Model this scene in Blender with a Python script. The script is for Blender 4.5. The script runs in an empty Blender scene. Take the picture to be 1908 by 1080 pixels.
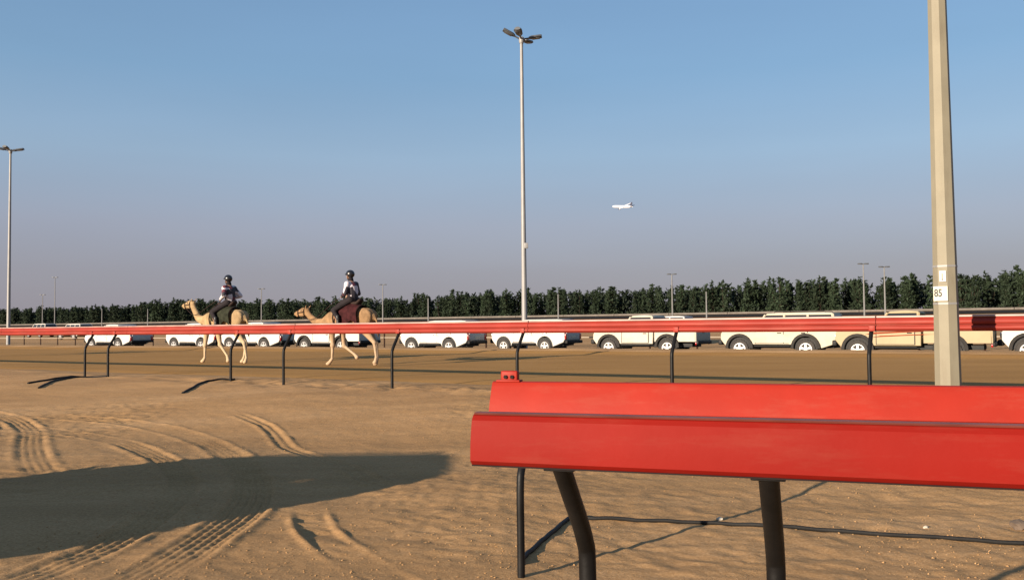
import bpy, bmesh, math, random
import numpy as np
from mathutils import Vector, Matrix, Euler
random.seed(7)
PI = math.pi
scn = bpy.context.scene
col = scn.collection

# ------------------------------------------------------------------ camera
cam_d = bpy.data.cameras.new('camera')
cam = bpy.data.objects.new('camera', cam_d)
col.objects.link(cam)
cam_d.sensor_fit = 'HORIZONTAL'
cam_d.sensor_width = 36.0
cam_d.lens = 1650.0 / 1908.0 * 36.0
cam_d.clip_start = 0.05
cam_d.clip_end = 20000
cam.matrix_world = (Matrix.Translation((0, 0, 1.5)) @ Matrix.Rotation(PI / 2 + math.radians(2.26), 4, 'X')
                    @ Matrix.Rotation(math.radians(-0.6), 4, 'Z'))
scn.camera = cam

# ------------------------------------------------------------------ sky, sun, exposure
SUN_EL = math.radians(13.0)
SUN_AZ = math.radians(180 + 46.0)          # clockwise from +Y: low sun behind the camera, to its left
world = bpy.data.worlds.new('World')
scn.world = world
world.use_nodes = True
nt = world.node_tree
nt.nodes.clear()
wo = nt.nodes.new('ShaderNodeOutputWorld')
bg = nt.nodes.new('ShaderNodeBackground')
sky = nt.nodes.new('ShaderNodeTexSky')
sky.sky_type = 'NISHITA'
sky.sun_disc = False
sky.sun_elevation = SUN_EL
sky.sun_rotation = SUN_AZ
sky.altitude = 0
sky.air_density = 1.0
sky.dust_density = 0.7
sky.ozone_density = 2.6
bg.inputs['Strength'].default_value = 0.081
# city smog: a mauve-grey layer hugging the horizon all the way round
geo = nt.nodes.new('ShaderNodeTexCoord')
sep = nt.nodes.new('ShaderNodeSeparateXYZ')
nt.links.new(geo.outputs['Generated'], sep.inputs[0])
rmp = nt.nodes.new('ShaderNodeValToRGB')          # how much of the view is smog, by elevation
rmp.color_ramp.elements[0].position = 0.0
rmp.color_ramp.elements[0].color = (0.95, 0.95, 0.95, 1)
rmp.color_ramp.elements[1].position = 0.38
rmp.color_ramp.elements[1].color = (0.60, 0.60, 0.60, 1)
nt.links.new(sep.outputs['Z'], rmp.inputs[0])
smog = nt.nodes.new('ShaderNodeValToRGB')
SM = [(0.0, (1.66, 1.53, 1.80)), (0.06, (1.70, 1.61, 1.95)), (0.11, (1.84, 1.88, 2.38)), (0.185, (1.72, 2.32, 3.10)), (0.27, (1.26, 2.14, 3.20)), (0.40, (1.02, 1.80, 2.95))]
while len(smog.color_ramp.elements) < len(SM):
    smog.color_ramp.elements.new(0.5)
for e, (p, c) in zip(smog.color_ramp.elements, SM):
    e.position = p
    e.color = (c[0] * 0.25, c[1] * 0.25, c[2] * 0.25, 1)
nt.links.new(sep.outputs['Z'], smog.inputs[0])
sm4 = nt.nodes.new('ShaderNodeVectorMath')
sm4.operation = 'SCALE'
sm4.inputs['Scale'].default_value = 4.0
nt.links.new(smog.outputs[0], sm4.inputs[0])
mixs = nt.nodes.new('ShaderNodeMix')
mixs.data_type = 'RGBA'
nt.links.new(rmp.outputs[0], mixs.inputs[0])
nt.links.new(sky.outputs[0], mixs.inputs[6])
nt.links.new(sm4.outputs[0], mixs.inputs[7])
wn_map = nt.nodes.new('ShaderNodeMapping')             # slightly uneven dust in the air
wn_map.inputs['Scale'].default_value = (1.6, 1.6, 9.0)
nt.links.new(geo.outputs['Generated'], wn_map.inputs[0])
wn_n = nt.nodes.new('ShaderNodeTexNoise')
wn_n.inputs['Scale'].default_value = 1.0
wn_n.inputs['Detail'].default_value = 4
nt.links.new(wn_map.outputs[0], wn_n.inputs['Vector'])
wn_r = nt.nodes.new('ShaderNodeMapRange')
wn_r.inputs[1].default_value = 0.3
wn_r.inputs[2].default_value = 0.7
wn_r.inputs[3].default_value = 0.965
wn_r.inputs[4].default_value = 1.035
nt.links.new(wn_n.outputs[0], wn_r.inputs[0])
wn_s = nt.nodes.new('ShaderNodeVectorMath')
wn_s.operation = 'SCALE'
nt.links.new(mixs.outputs[2], wn_s.inputs[0])
nt.links.new(wn_r.outputs[0], wn_s.inputs['Scale'])
nt.links.new(wn_s.outputs[0], bg.inputs['Color'])
nt.links.new(bg.outputs[0], wo.inputs['Surface'])

sun_d = bpy.data.lights.new('sun', 'SUN')
sun_d.energy = 5.0
sun_d.angle = math.radians(0.5)
sun_d.color = (1.0, 0.84, 0.66)
sun = bpy.data.objects.new('sun', sun_d)
col.objects.link(sun)
to_sun = Vector((math.sin(SUN_AZ) * math.cos(SUN_EL), math.cos(SUN_AZ) * math.cos(SUN_EL), math.sin(SUN_EL)))
sun.rotation_euler = to_sun.to_track_quat('Z', 'Y').to_euler()
sun.location = to_sun * 50

scn.view_settings.view_transform = 'Standard'
scn.view_settings.look = 'None'
scn.view_settings.gamma = 1
scn.view_settings.exposure = 1.15
scn.view_settings.use_curve_mapping = False
scn.render.engine = 'CYCLES'

# ------------------------------------------------------------------ the course's own axes
TH = math.radians(32.3)
RV = np.array([math.cos(TH), -math.sin(TH)])      # along the course, towards the right / near end
NV = np.array([math.sin(TH), math.cos(TH)])       # across the course, away from the camera
HEAD = math.atan2(-RV[1], -RV[0])                 # racing direction (left and away)


def W(t, D, z=0.0):
    return Vector((RV[0] * t + NV[0] * D, RV[1] * t + NV[1] * D, z))


# ------------------------------------------------------------------ materials
def new_mat(name):
    m = bpy.data.materials.new(name)
    m.use_nodes = True
    return m, m.node_tree, m.node_tree.nodes['Principled BSDF']


def M(name, c, rough=0.6, metal=0.0, var=0.12, scale=6.0, bump=0.0, bscale=80.0, coat=0.0, objcol=False, rnd=0.0, spec=0.5, low=None, dust=None):
    m, t, b = new_mat(name)
    c = tuple(v * 0.86 for v in c)
    b.inputs['Roughness'].default_value = rough
    b.inputs['Metallic'].default_value = metal
    b.inputs['Coat Weight'].default_value = coat
    b.inputs['Specular IOR Level'].default_value = spec
    tc = t.nodes.new('ShaderNodeTexCoord')
    nz = t.nodes.new('ShaderNodeTexNoise')
    nz.inputs['Scale'].default_value = scale
    nz.inputs['Detail'].default_value = 5
    t.links.new(tc.outputs['Object'], nz.inputs['Vector'])
    mr = t.nodes.new('ShaderNodeMapRange')
    mr.inputs[1].default_value = 0.3
    mr.inputs[2].default_value = 0.7
    mr.inputs[3].default_value = 1 - var
    mr.inputs[4].default_value = 1 + var
    t.links.new(nz.outputs[0], mr.inputs[0])
    mul = t.nodes.new('ShaderNodeVectorMath')
    mul.operation = 'SCALE'
    mul.inputs[0].default_value = c
    if objcol:
        oi = t.nodes.new('ShaderNodeObjectInfo')
        t.links.new(oi.outputs['Color'], mul.inputs[0])
    if rnd > 0:
        oi = t.nodes.new('ShaderNodeObjectInfo')
        m2 = t.nodes.new('ShaderNodeMapRange')
        m2.inputs[3].default_value = 1 - rnd
        m2.inputs[4].default_value = 1 + rnd
        t.links.new(oi.outputs['Random'], m2.inputs[0])
        mm = t.nodes.new('ShaderNodeMath')
        mm.operation = 'MULTIPLY'
        t.links.new(mr.outputs[0], mm.inputs[0])
        t.links.new(m2.outputs[0], mm.inputs[1])
        t.links.new(mm.outputs[0], mul.inputs['Scale'])
    else:
        t.links.new(mr.outputs[0], mul.inputs['Scale'])
    outc = mul.outputs[0]
    if low:                              # coat that is naturally paler on the lower legs
        sx = t.nodes.new('ShaderNodeSeparateXYZ')
        t.links.new(tc.outputs['Object'], sx.inputs[0])
        mz = t.nodes.new('ShaderNodeMapRange')
        mz.inputs[1].default_value = 1.15
        mz.inputs[2].default_value = 0.55
        t.links.new(sx.outputs[2], mz.inputs[0])
        mx = t.nodes.new('ShaderNodeMix')
        mx.data_type = 'RGBA'
        mx.inputs[7].default_value = (*low, 1)
        t.links.new(mz.outputs[0], mx.inputs[0])
        t.links.new(outc, mx.inputs[6])
        outc = mx.outputs[2]
    if dust:                             # wind-blown dust and scuffs with shapes of their own
        dcol, amt, stretch = dust
        mp = t.nodes.new('ShaderNodeMapping')
        mp.inputs['Scale'].default_value = stretch
        t.links.new(tc.outputs['Object'], mp.inputs[0])
        dn = t.nodes.new('ShaderNodeTexNoise')
        dn.inputs['Scale'].default_value = 1.0
        dn.inputs['Detail'].default_value = 9
        dn.inputs['Roughness'].default_value = 0.72
        t.links.new(mp.outputs[0], dn.inputs['Vector'])
        dm = t.nodes.new('ShaderNodeMapRange')
        dm.inputs[1].default_value = 0.50
        dm.inputs[2].default_value = 0.78
        dm.inputs[4].default_value = amt
        t.links.new(dn.outputs[0], dm.inputs[0])
        mx = t.nodes.new('ShaderNodeMix')
        mx.data_type = 'RGBA'
        mx.inputs[7].default_value = (*dcol, 1)
        t.links.new(dm.outputs[0], mx.inputs[0])
        t.links.new(outc, mx.inputs[6])
        outc = mx.outputs[2]
    t.links.new(outc, b.inputs['Base Color'])
    if bump > 0:
        n2 = t.nodes.new('ShaderNodeTexNoise')
        n2.inputs['Scale'].default_value = bscale
        n2.inputs['Detail'].default_value = 6
        t.links.new(tc.outputs['Object'], n2.inputs['Vector'])
        bp = t.nodes.new('ShaderNodeBump')
        bp.inputs['Strength'].default_value = bump
        bp.inputs['Distance'].default_value = 0.02
        t.links.new(n2.outputs[0], bp.inputs['Height'])
        t.links.new(bp.outputs[0], b.inputs['Normal'])
    return m


def sand_mat(name, c_lo, c_mid, c_hi, grain, bumpd):
    m, t, b = new_mat(name)
    b.inputs['Roughness'].default_value = 0.95
    b.inputs['Specular IOR Level'].default_value = 0.1
    g = t.nodes.new('ShaderNodeNewGeometry')

    def noise(scale, detail=6, rough=0.6, vec=None, sx=None):
        n = t.nodes.new('ShaderNodeTexNoise')
        n.inputs['Scale'].default_value = scale
        n.inputs['Detail'].default_value = detail
        n.inputs['Roughness'].default_value = rough
        if sx:
            mp = t.nodes.new('ShaderNodeMapping')
            mp.inputs['Rotation'].default_value = (0, 0, TH)
            mp.inputs['Scale'].default_value = sx
            t.links.new(g.outputs['Position'], mp.inputs[0])
            t.links.new(mp.outputs[0], n.inputs['Vector'])
        else:
            t.links.new(g.outputs['Position'], n.inputs['Vector'])
        return n
    big = noise(0.5, 8, 0.65, sx=(0.35, 1.2, 1))
    fine = noise(grain, 4, 0.7)
    ad = t.nodes.new('ShaderNodeMath')
    ad.operation = 'MULTIPLY_ADD'
    ad.inputs[1].default_value = 0.70
    t.links.new(fine.outputs[0], ad.inputs[0])
    sc = t.nodes.new('ShaderNodeMath')
    sc.operation = 'MULTIPLY'
    sc.inputs[1].default_value = 0.62
    t.links.new(big.outputs[0], sc.inputs[0])
    t.links.new(sc.outputs[0], ad.inputs[2])
    r = t.nodes.new('ShaderNodeValToRGB')
    e = r.color_ramp.elements
    e[0].position = 0.44
    e[0].color = (*c_lo, 1)
    e[1].position = 0.88
    e[1].color = (*c_hi, 1)
    k = e.new(0.655)
    k.color = (*c_mid, 1)
    t.links.new(ad.outputs[0], r.inputs[0])
    t.links.new(r.outputs[0], b.inputs['Base Color'])
    n1 = noise(14, 8, 0.7)
    n2 = noise(80, 4, 0.65)
    a2 = t.nodes.new('ShaderNodeMath')
    a2.operation = 'MULTIPLY_ADD'
    a2.inputs[1].default_value = 0.5
    t.links.new(n2.outputs[0], a2.inputs[0])
    t.links.new(n1.outputs[0], a2.inputs[2])
    bp = t.nodes.new('ShaderNodeBump')
    bp.inputs['Strength'].default_value = 0.7
    bp.inputs['Distance'].default_value = bumpd
    t.links.new(a2.outputs[0], bp.inputs['Height'])
    t.links.new(bp.outputs[0], b.inputs['Normal'])
    return m


MAT = {}
MAT['sand'] = sand_mat('loose_sand', (0.200, 0.115, 0.052), (0.328, 0.191, 0.085), (0.465, 0.290, 0.148), 46, 0.008)
MAT['track'] = sand_mat('raked_track_sand', (0.235, 0.122, 0.036), (0.305, 0.160, 0.049), (0.375, 0.205, 0.068), 20, 0.004)
MAT['asphalt'] = M('asphalt', (0.065, 0.06, 0.055), 0.9, var=0.2, scale=1.5, bump=0.2)
MAT['paleedge'] = M('pale_concrete', (0.30, 0.25, 0.19), 0.9, var=0.15, scale=1.0)
MAT['darkroad'] = M('dark_track', (0.03, 0.022, 0.017), 0.95, var=0.2, scale=0.3, spec=0.1)
MAT['farpost'] = M('weathered_steel', (0.16, 0.16, 0.16), 0.7, var=0.1)
MAT['greywall'] = M('grey_rendered_wall', (0.13, 0.115, 0.10), 0.9, var=0.2, scale=1.0)
MAT['red'] = M('red_rail_plastic', (0.285, 0.021, 0.0115), 0.5, var=0.10, scale=2.2, bump=0.03, bscale=30, spec=0.12, dust=((0.27, 0.10, 0.065), 0.22, (2.5, 9, 14)))
MAT['redmid'] = M('faded_red_rail_plastic', (0.27, 0.034, 0.024), 0.5, var=0.14, scale=1.5, bump=0.03, bscale=30, spec=0.15, dust=((0.30, 0.12, 0.09), 0.5, (0.8, 9, 12)))
MAT['redface'] = M('red_rail_plastic_weathered', (0.205, 0.0095, 0.0058), 0.6, var=0.12, scale=1.6, bump=0.04, bscale=25, spec=0.08, dust=((0.20, 0.07, 0.045), 0.20, (3, 9, 18)))
MAT['liphighlight'] = M('painted_rail_highlight', (0.40, 0.25, 0.21), 0.5, var=0.25, scale=3)  # pale pink colour stands in for sunlight catching the rail's top edge
MAT['greylip'] = M('brown_red_lip', (0.16, 0.045, 0.032), 0.5, var=0.35, scale=4)  # duller brown-red for the strip on top of the nearest rail
MAT['bolt'] = M('dark_bolt', (0.02, 0.012, 0.012), 0.7, spec=0.08, var=0.1)
MAT['post'] = M('black_painted_steel', (0.007, 0.0065, 0.0065), 0.5, var=0.4, scale=9, bump=0.05, spec=0.2)
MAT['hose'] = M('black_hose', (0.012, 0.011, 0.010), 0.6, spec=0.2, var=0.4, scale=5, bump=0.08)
MAT['brownbox'] = M('brown_box', (0.030, 0.013, 0.008), 0.7, spec=0.15, var=0.2)
MAT['cream'] = M('cream_painted_steel', (0.222, 0.200, 0.146), 0.6, spec=0.2, var=0.07, scale=3, bump=0.03, dust=((0.13, 0.105, 0.07), 0.6, (5, 5, 1.2)))
MAT['galv'] = M('galvanised_steel', (0.25, 0.245, 0.24), 0.55, metal=0.15, var=0.08, scale=2)
MAT['lamp'] = M('lamp_housing', (0.10, 0.105, 0.11), 0.45, metal=0.2, var=0.1)
MAT['lampglass'] = M('lamp_glass', (0.10, 0.11, 0.12), 0.15, var=0.05)
MAT['plate'] = M('white_plate', (0.50, 0.47, 0.38), 0.5, var=0.04)
MAT['ink'] = M('black_lettering', (0.02, 0.02, 0.02), 0.6, var=0.05)
MAT['paint'] = M('car_paint', (0.8, 0.8, 0.8), 0.6, var=0.05, scale=1.5, spec=0.12, objcol=True, dust=((0.27, 0.19, 0.12), 0.5, (1.2, 1.2, 2.2)))
MAT['blackplastic'] = M('black_plastic', (0.012, 0.012, 0.012), 0.6, spec=0.25, var=0.2)
MAT['greyflare'] = M('grey_arch_plastic', (0.022, 0.020, 0.018), 0.7, var=0.25, spec=0.2)
MAT['tyre'] = M('dusty_tyre', (0.035, 0.031, 0.028), 0.85, var=0.3, scale=12, bump=0.2)
MAT['rim'] = M('alloy_rim', (0.45, 0.44, 0.43), 0.4, metal=0.3, var=0.06)
MAT['glass'] = M('car_glass', (0.015, 0.018, 0.02), 0.06, var=0.1)
MAT['chrome'] = M('chrome', (0.7, 0.7, 0.7), 0.18, metal=0.95, var=0.04)
MAT['headlight'] = M('headlight_lens', (0.75, 0.75, 0.72), 0.1, var=0.05, coat=0.6)
MAT['taillight'] = M('taillight_lens', (0.35, 0.012, 0.012), 0.2, var=0.05, coat=0.5)
MAT['stripe'] = M('orange_side_stripe', (0.22, 0.045, 0.018), 0.7, spec=0.08, var=0.15)
MAT['under'] = M('dark_underbody', (0.02, 0.02, 0.02), 0.8, var=0.2)
MAT['camel'] = M('camel_coat', (0.27, 0.163, 0.083), 0.85, var=0.30, scale=5.0, bump=0.6, bscale=38, spec=0.12, low=(0.36, 0.255, 0.165))
MAT['camelpale'] = M('pale_camel_coat', (0.34, 0.235, 0.125), 0.85, var=0.26, scale=5.0, bump=0.6, bscale=38, spec=0.12, low=(0.40, 0.30, 0.19))
MAT['hair'] = M('dark_tail_hair', (0.06, 0.04, 0.03), 0.9, var=0.2)
MAT['eye'] = M('dark_eye', (0.01, 0.008, 0.006), 0.15, var=0.05)
MAT['strap'] = M('dark_strap', (0.035, 0.022, 0.018), 0.7, var=0.2, spec=0.12)
MAT['blanketm'] = M('maroon_saddle_cloth', (0.036, 0.009, 0.010), 0.9, var=0.5, scale=7, spec=0.12)
MAT['blanketg'] = M('dark_green_saddle_cloth', (0.022, 0.024, 0.015), 0.9, var=0.5, scale=7, spec=0.12)
MAT['skin'] = M('skin', (0.32, 0.17, 0.10), 0.6, var=0.08)
MAT['trousers'] = M('dark_trousers', (0.022, 0.018, 0.020), 0.85, var=0.2, spec=0.12)
MAT['boot'] = M('black_boot', (0.012, 0.012, 0.012), 0.5, var=0.2)
MAT['helmet'] = M('black_helmet', (0.012, 0.012, 0.015), 0.3, var=0.1)
MAT['bark'] = M('bark', (0.022, 0.017, 0.012), 0.9, spec=0.1, var=0.25, scale=4)
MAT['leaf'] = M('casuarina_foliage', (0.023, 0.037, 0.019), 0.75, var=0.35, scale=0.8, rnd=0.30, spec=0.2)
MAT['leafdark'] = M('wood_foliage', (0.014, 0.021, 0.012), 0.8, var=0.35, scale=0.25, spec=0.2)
MAT['plane'] = M('white_aircraft_skin', (0.80, 0.80, 0.82), 0.35, var=0.02, scale=0.2)
MAT['planedark'] = M('dark_aircraft_livery', (0.06, 0.07, 0.11), 0.4, var=0.05, scale=0.2)
MAT['stone'] = M('pale_stone', (0.45, 0.40, 0.32), 0.9, var=0.2, scale=20, bump=0.3)
MAT['stonedark'] = M('brown_stone', (0.12, 0.085, 0.06), 0.9, var=0.2, scale=20, bump=0.3)


def silks(name, c1, c2, sc):
    m, t, b = new_mat(name)
    b.inputs['Roughness'].default_value = 0.75
    tc = t.nodes.new('ShaderNodeTexCoord')
    v = t.nodes.new('ShaderNodeTexVoronoi')
    v.inputs['Scale'].default_value = sc
    t.links.new(tc.outputs['Object'], v.inputs['Vector'])
    r = t.nodes.new('ShaderNodeValToRGB')
    r.color_ramp.interpolation = 'CONSTANT'
    e = r.color_ramp.elements
    e[0].position = 0
    e[0].color = (*c1, 1)
    e[1].position = 0.52
    e[1].color = (*c2, 1)
    x = e.new(0.86)
    x.color = (0.09, 0.015, 0.025, 1)
    sx = t.nodes.new('ShaderNodeSeparateXYZ')
    t.links.new(v.outputs['Color'], sx.inputs[0])
    t.links.new(sx.outputs[0], r.inputs[0])
    t.links.new(r.outputs[0], b.inputs['Base Color'])
    return m


MAT['silkA'] = silks('white_and_black_silks', (0.50, 0.46, 0.48), (0.02, 0.018, 0.025), 5.2)
MAT['silkB'] = silks('black_and_white_silks', (0.02, 0.016, 0.022), (0.50, 0.45, 0.48), 4.4)


# ------------------------------------------------------------------ mesh helpers
def tag(o, label=None, cat=None, group=None, kind=None):
    if label:
        o['label'] = label
    if cat:
        o['category'] = cat
    if group:
        o['group'] = group
    if kind:
        o['kind'] = kind
    return o


def empty(name, loc=(0, 0, 0), rz=0.0):
    o = bpy.data.objects.new(name, None)
    o.empty_display_size = 0.1
    o.location = loc
    o.rotation_euler = (0, 0, rz)
    col.objects.link(o)
    return o


def link(name, me, mat, parent=None):
    o = bpy.data.objects.new(name, me)
    if mat and not me.materials:
        me.materials.append(MAT[mat])
    col.objects.link(o)
    o.parent = parent
    return o


def build(name, bm, mat, parent=None, smooth=30.0):
    me = bpy.data.meshes.new(name)
    bmesh.ops.recalc_face_normals(bm, faces=bm.faces[:])
    bm.to_mesh(me)
    bm.free()
    if smooth:
        for p in me.polygons:
            p.use_smooth = True
        try:
            me.set_sharp_from_angle(angle=math.radians(smooth))
        except Exception:
            pass
    return link(name, me, mat, parent)


def copy_tree(o, parent=None):
    c = o.copy()
    col.objects.link(c)
    c.parent = parent
    for ch in list(o.children):
        copy_tree(ch, c)
    return c


def box(bm, c, s, bev=0.0, rot=None, seg=2):
    r = bmesh.ops.create_cube(bm, size=1.0)
    vs = r['verts']
    mt = Matrix.Translation(c) @ (rot.to_matrix().to_4x4() if rot else Matrix()) @ Matrix.Diagonal((*s, 1))
    bmesh.ops.transform(bm, matrix=mt, verts=vs)
    if bev > 0:
        es = list({e for v in vs for e in v.link_edges})
        bmesh.ops.bevel(bm, geom=es, offset=bev, segments=seg, affect='EDGES', profile=0.5)


def frame_for(d):
    d = d.normalized()
    up = Vector((0, 0, 1)) if abs(d.z) < 0.95 else Vector((1, 0, 0))
    a = d.cross(up).normalized()
    return a, d.cross(a).normalized()


def tube(bm, pts, rad, seg=10, cap=True):
    pts = [Vector(p) for p in pts]
    if not isinstance(rad, (list, tuple)):
        rad = [rad] * len(pts)
    rings = []
    a = None
    for i, p in enumerate(pts):
        d = (pts[min(i + 1, len(pts) - 1)] - pts[max(i - 1, 0)]).normalized()
        if a is None:
            a, b = frame_for(d)
        else:
            a = (a - d * a.dot(d)).normalized()
            b = d.cross(a)
        rings.append([bm.verts.new(p + (a * math.cos(2 * PI * k / seg) + b * math.sin(2 * PI * k / seg)) * rad[i]) for k in range(seg)])
    for r0, r1 in zip(rings, rings[1:]):
        for k in range(seg):
            bm.faces.new((r0[k], r0[(k + 1) % seg], r1[(k + 1) % seg], r1[k]))
    if cap:
        bm.faces.new(rings[0][::-1])
        bm.faces.new(rings[-1])


def spline(pts, n=6):
    P = [Vector(p) for p in pts]
    out = []
    for i in range(len(P) - 1):
        p0, p1, p2, p3 = P[max(i - 1, 0)], P[i], P[i + 1], P[min(i + 2, len(P) - 1)]
        for k in range(n):
            t = k / n
            out.append(0.5 * ((2 * p1) + (p2 - p0) * t + (2 * p0 - 5 * p1 + 4 * p2 - p3) * t * t + (3 * p1 - p0 - 3 * p2 + p3) * t ** 3))
    out.append(P[-1])
    return out


def prism(bm, prof, y0, y1, bev=0.0, seg=2, taper=None):
    """prof: closed list of (x, z); extruded from y0 to y1"""
    a = [bm.verts.new((x, y0, z)) for x, z in prof]
    b = [bm.verts.new((x, y1, z)) for x, z in prof]
    fs = [bm.faces.new(a[::-1]), bm.faces.new(b)]
    n = len(prof)
    for i in range(n):
        fs.append(bm.faces.new((a[i], a[(i + 1) % n], b[(i + 1) % n], b[i])))
    if taper:
        for v in a + b:
            k = taper(v.co.z)
            v.co.y *= k
    bmesh.ops.recalc_face_normals(bm, faces=fs)
    if bev > 0:
        es = set()
        for f in fs[:2]:
            es.update(f.edges)
        bmesh.ops.bevel(bm, geom=list(es), offset=bev, segments=seg, affect='EDGES', profile=0.5, clamp_overlap=True)


def lathe(bm, prof, seg=20, axis='Y', c=(0, 0, 0)):
    """prof: list of (radius, along)"""
    rings = []
    for r, h in prof:
        ring = []
        for k in range(seg):
            a = 2 * PI * k / seg
            u, v = r * math.cos(a), r * math.sin(a)
            p = (u, h, v) if axis == 'Y' else ((u, v, h) if axis == 'Z' else (h, u, v))
            ring.append(bm.verts.new(Vector(c) + Vector(p)))
        rings.append(ring)
    for r0, r1 in zip(rings, rings[1:]):
        for k in range(seg):
            bm.faces.new((r0[k], r0[(k + 1) % seg], r1[(k + 1) % seg], r1[k]))
    bm.faces.new(rings[0][::-1])
    bm.faces.new(rings[-1])


def ball(bm, c, s, u=14, v=10, rot=None):
    r = bmesh.ops.create_uvsphere(bm, u_segments=u, v_segments=v, radius=1.0)
    mt = Matrix.Translation(c) @ (rot.to_matrix().to_4x4() if rot else Matrix()) @ Matrix.Diagonal((*((s,) * 3 if isinstance(s, (int, float)) else s), 1))
    bmesh.ops.transform(bm, matrix=mt, verts=r['verts'])


_ib = bmesh.new()
bmesh.ops.create_icosphere(_ib, subdivisions=2, radius=1.0)
ICO_V = np.array([v.co[:] for v in _ib.verts])
ICO_F = np.array([[v.index for v in f.verts] for f in _ib.faces])
_ib.free()
PEND = []


def chain(bm, pts, rad, ysc=1.0, step=0.35):
    """overlapping balls along a bent line; fused afterwards into one skin"""
    for i in range(len(pts) - 1):
        p, q = Vector(pts[i]), Vector(pts[i + 1])
        r0, r1 = rad[i], rad[i + 1]
        n = max(1, int((q - p).length / (min(r0, r1) * step)) + 1)
        for k in range(n + 1):
            t = k / n
            r = r0 + (r1 - r0) * t
            PEND.append(ICO_V * np.array([r, r * ysc, r]) + np.array(p.lerp(q, t)))


def fuse(name, bm, mat, parent, voxel=0.02, smooth=6):
    bm.verts.index_update()
    V = [np.array([v.co[:] for v in bm.verts]).reshape(-1, 3)]
    F = [[v.index for v in f.verts] for f in bm.faces]
    n0 = len(V[0])
    bm.free()
    for k, v in enumerate(PEND):
        V.append(v)
        F.extend((ICO_F + n0 + 42 * k).tolist())
    PEND.clear()
    me = bpy.data.meshes.new(name + '_raw')
    me.from_pydata(np.concatenate(V).tolist(), [], F)
    tmp = bpy.data.objects.new(name + '_raw', me)
    col.objects.link(tmp)
    md = tmp.modifiers.new('r', 'REMESH')
    md.mode = 'VOXEL'
    md.voxel_size = voxel
    sm = tmp.modifiers.new('s', 'SMOOTH')
    sm.factor = 0.5
    sm.iterations = smooth
    FUSE.append((name, tmp, mat, parent))
    return tmp


FUSE = []


def fuse_all():
    """evaluate every pending skin in one pass and link the results as parts"""
    dg = bpy.context.evaluated_depsgraph_get()
    for name, tmp, mat, parent in FUSE:
        out = bpy.data.meshes.new_from_object(tmp.evaluated_get(dg))
        out.name = name
        for p in out.polygons:
            p.use_smooth = True
        out.materials.clear()
        link(name, out, mat, parent)
    for name, tmp, mat, parent in FUSE:
        me = tmp.data
        bpy.data.objects.remove(tmp)
        bpy.data.meshes.remove(me)
    FUSE.clear()


# ------------------------------------------------------------------ terrain
def _hash(ix, iy, seed):
    h = (ix.astype(np.int64) * 374761393 + iy.astype(np.int64) * 668265263 + seed * 974711) & 0xFFFFFFFF
    h = ((h ^ (h >> 13)) * 1274126177) & 0xFFFFFFFF
    return ((h ^ (h >> 16)) & 0xFFFF) / 65535.0


def vnoise(x, y, seed=0):
    ix, iy = np.floor(x), np.floor(y)
    fx, fy = x - ix, y - iy
    fx = fx * fx * (3 - 2 * fx)
    fy = fy * fy * (3 - 2 * fy)
    a, b = _hash(ix, iy, seed), _hash(ix + 1, iy, seed)
    c, d = _hash(ix, iy + 1, seed), _hash(ix + 1, iy + 1, seed)
    return (a + (b - a) * fx) * (1 - fy) + (c + (d - c) * fx) * fy - 0.5


def sstep(a, b, x):
    t = np.clip((x - a) / (b - a), 0, 1)
    return t * t * (3 - 2 * t)


def base_h(D):
    h = 0.35 * sstep(7.5, 13.6, D)
    h = h + 0.16 * sstep(29.5, 31.6, D)
    h = h - 0.56 * sstep(32.4, 34.2, D)
    h = h + 3.25 * np.clip((D - 44.0) / 126.0, 0, 1)
    return h


# wheel tracks pressed into the sand (world x, y), half width, number of tread ribs
TRACKS = [
    ([(-2.30, 4.4), (-2.27, 5.36), (-2.22, 6.3), (-2.25, 7.5), (-2.65, 9.0), (-3.45, 10.7), (-4.5, 12.4), (-6.2, 14.2), (-8.6, 15.6)], 0.17, 5),
    ([(-3.05, 4.4), (-2.98, 5.4), (-2.86, 6.4), (-2.95, 7.6), (-3.35, 9.0), (-4.3, 10.6), (-5.6, 12.3), (-7.6, 13.9)], 0.15, 4),
    ([(-1.2, 8.3), (-1.9, 9.8), (-2.75, 11.0), (-3.55, 12.9), (-4.6, 14.6)], 0.10, 2),
    ([(-4.9, 9.3), (-5.6, 10.4), (-6.5, 12.0), (-7.4, 13.6), (-9.0, 15.6), (-11.5, 17.6)], 0.17, 4),
    ([(-6.2, 9.6), (-6.9, 11.2), (-7.9, 13.2), (-9.4, 15.4), (-12.5, 18.0)], 0.15, 3),
    ([(-0.2, 4.6), (-0.9, 5.6), (-1.45, 6.6), (-1.75, 7.6)], 0.12, 0),
]


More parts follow.
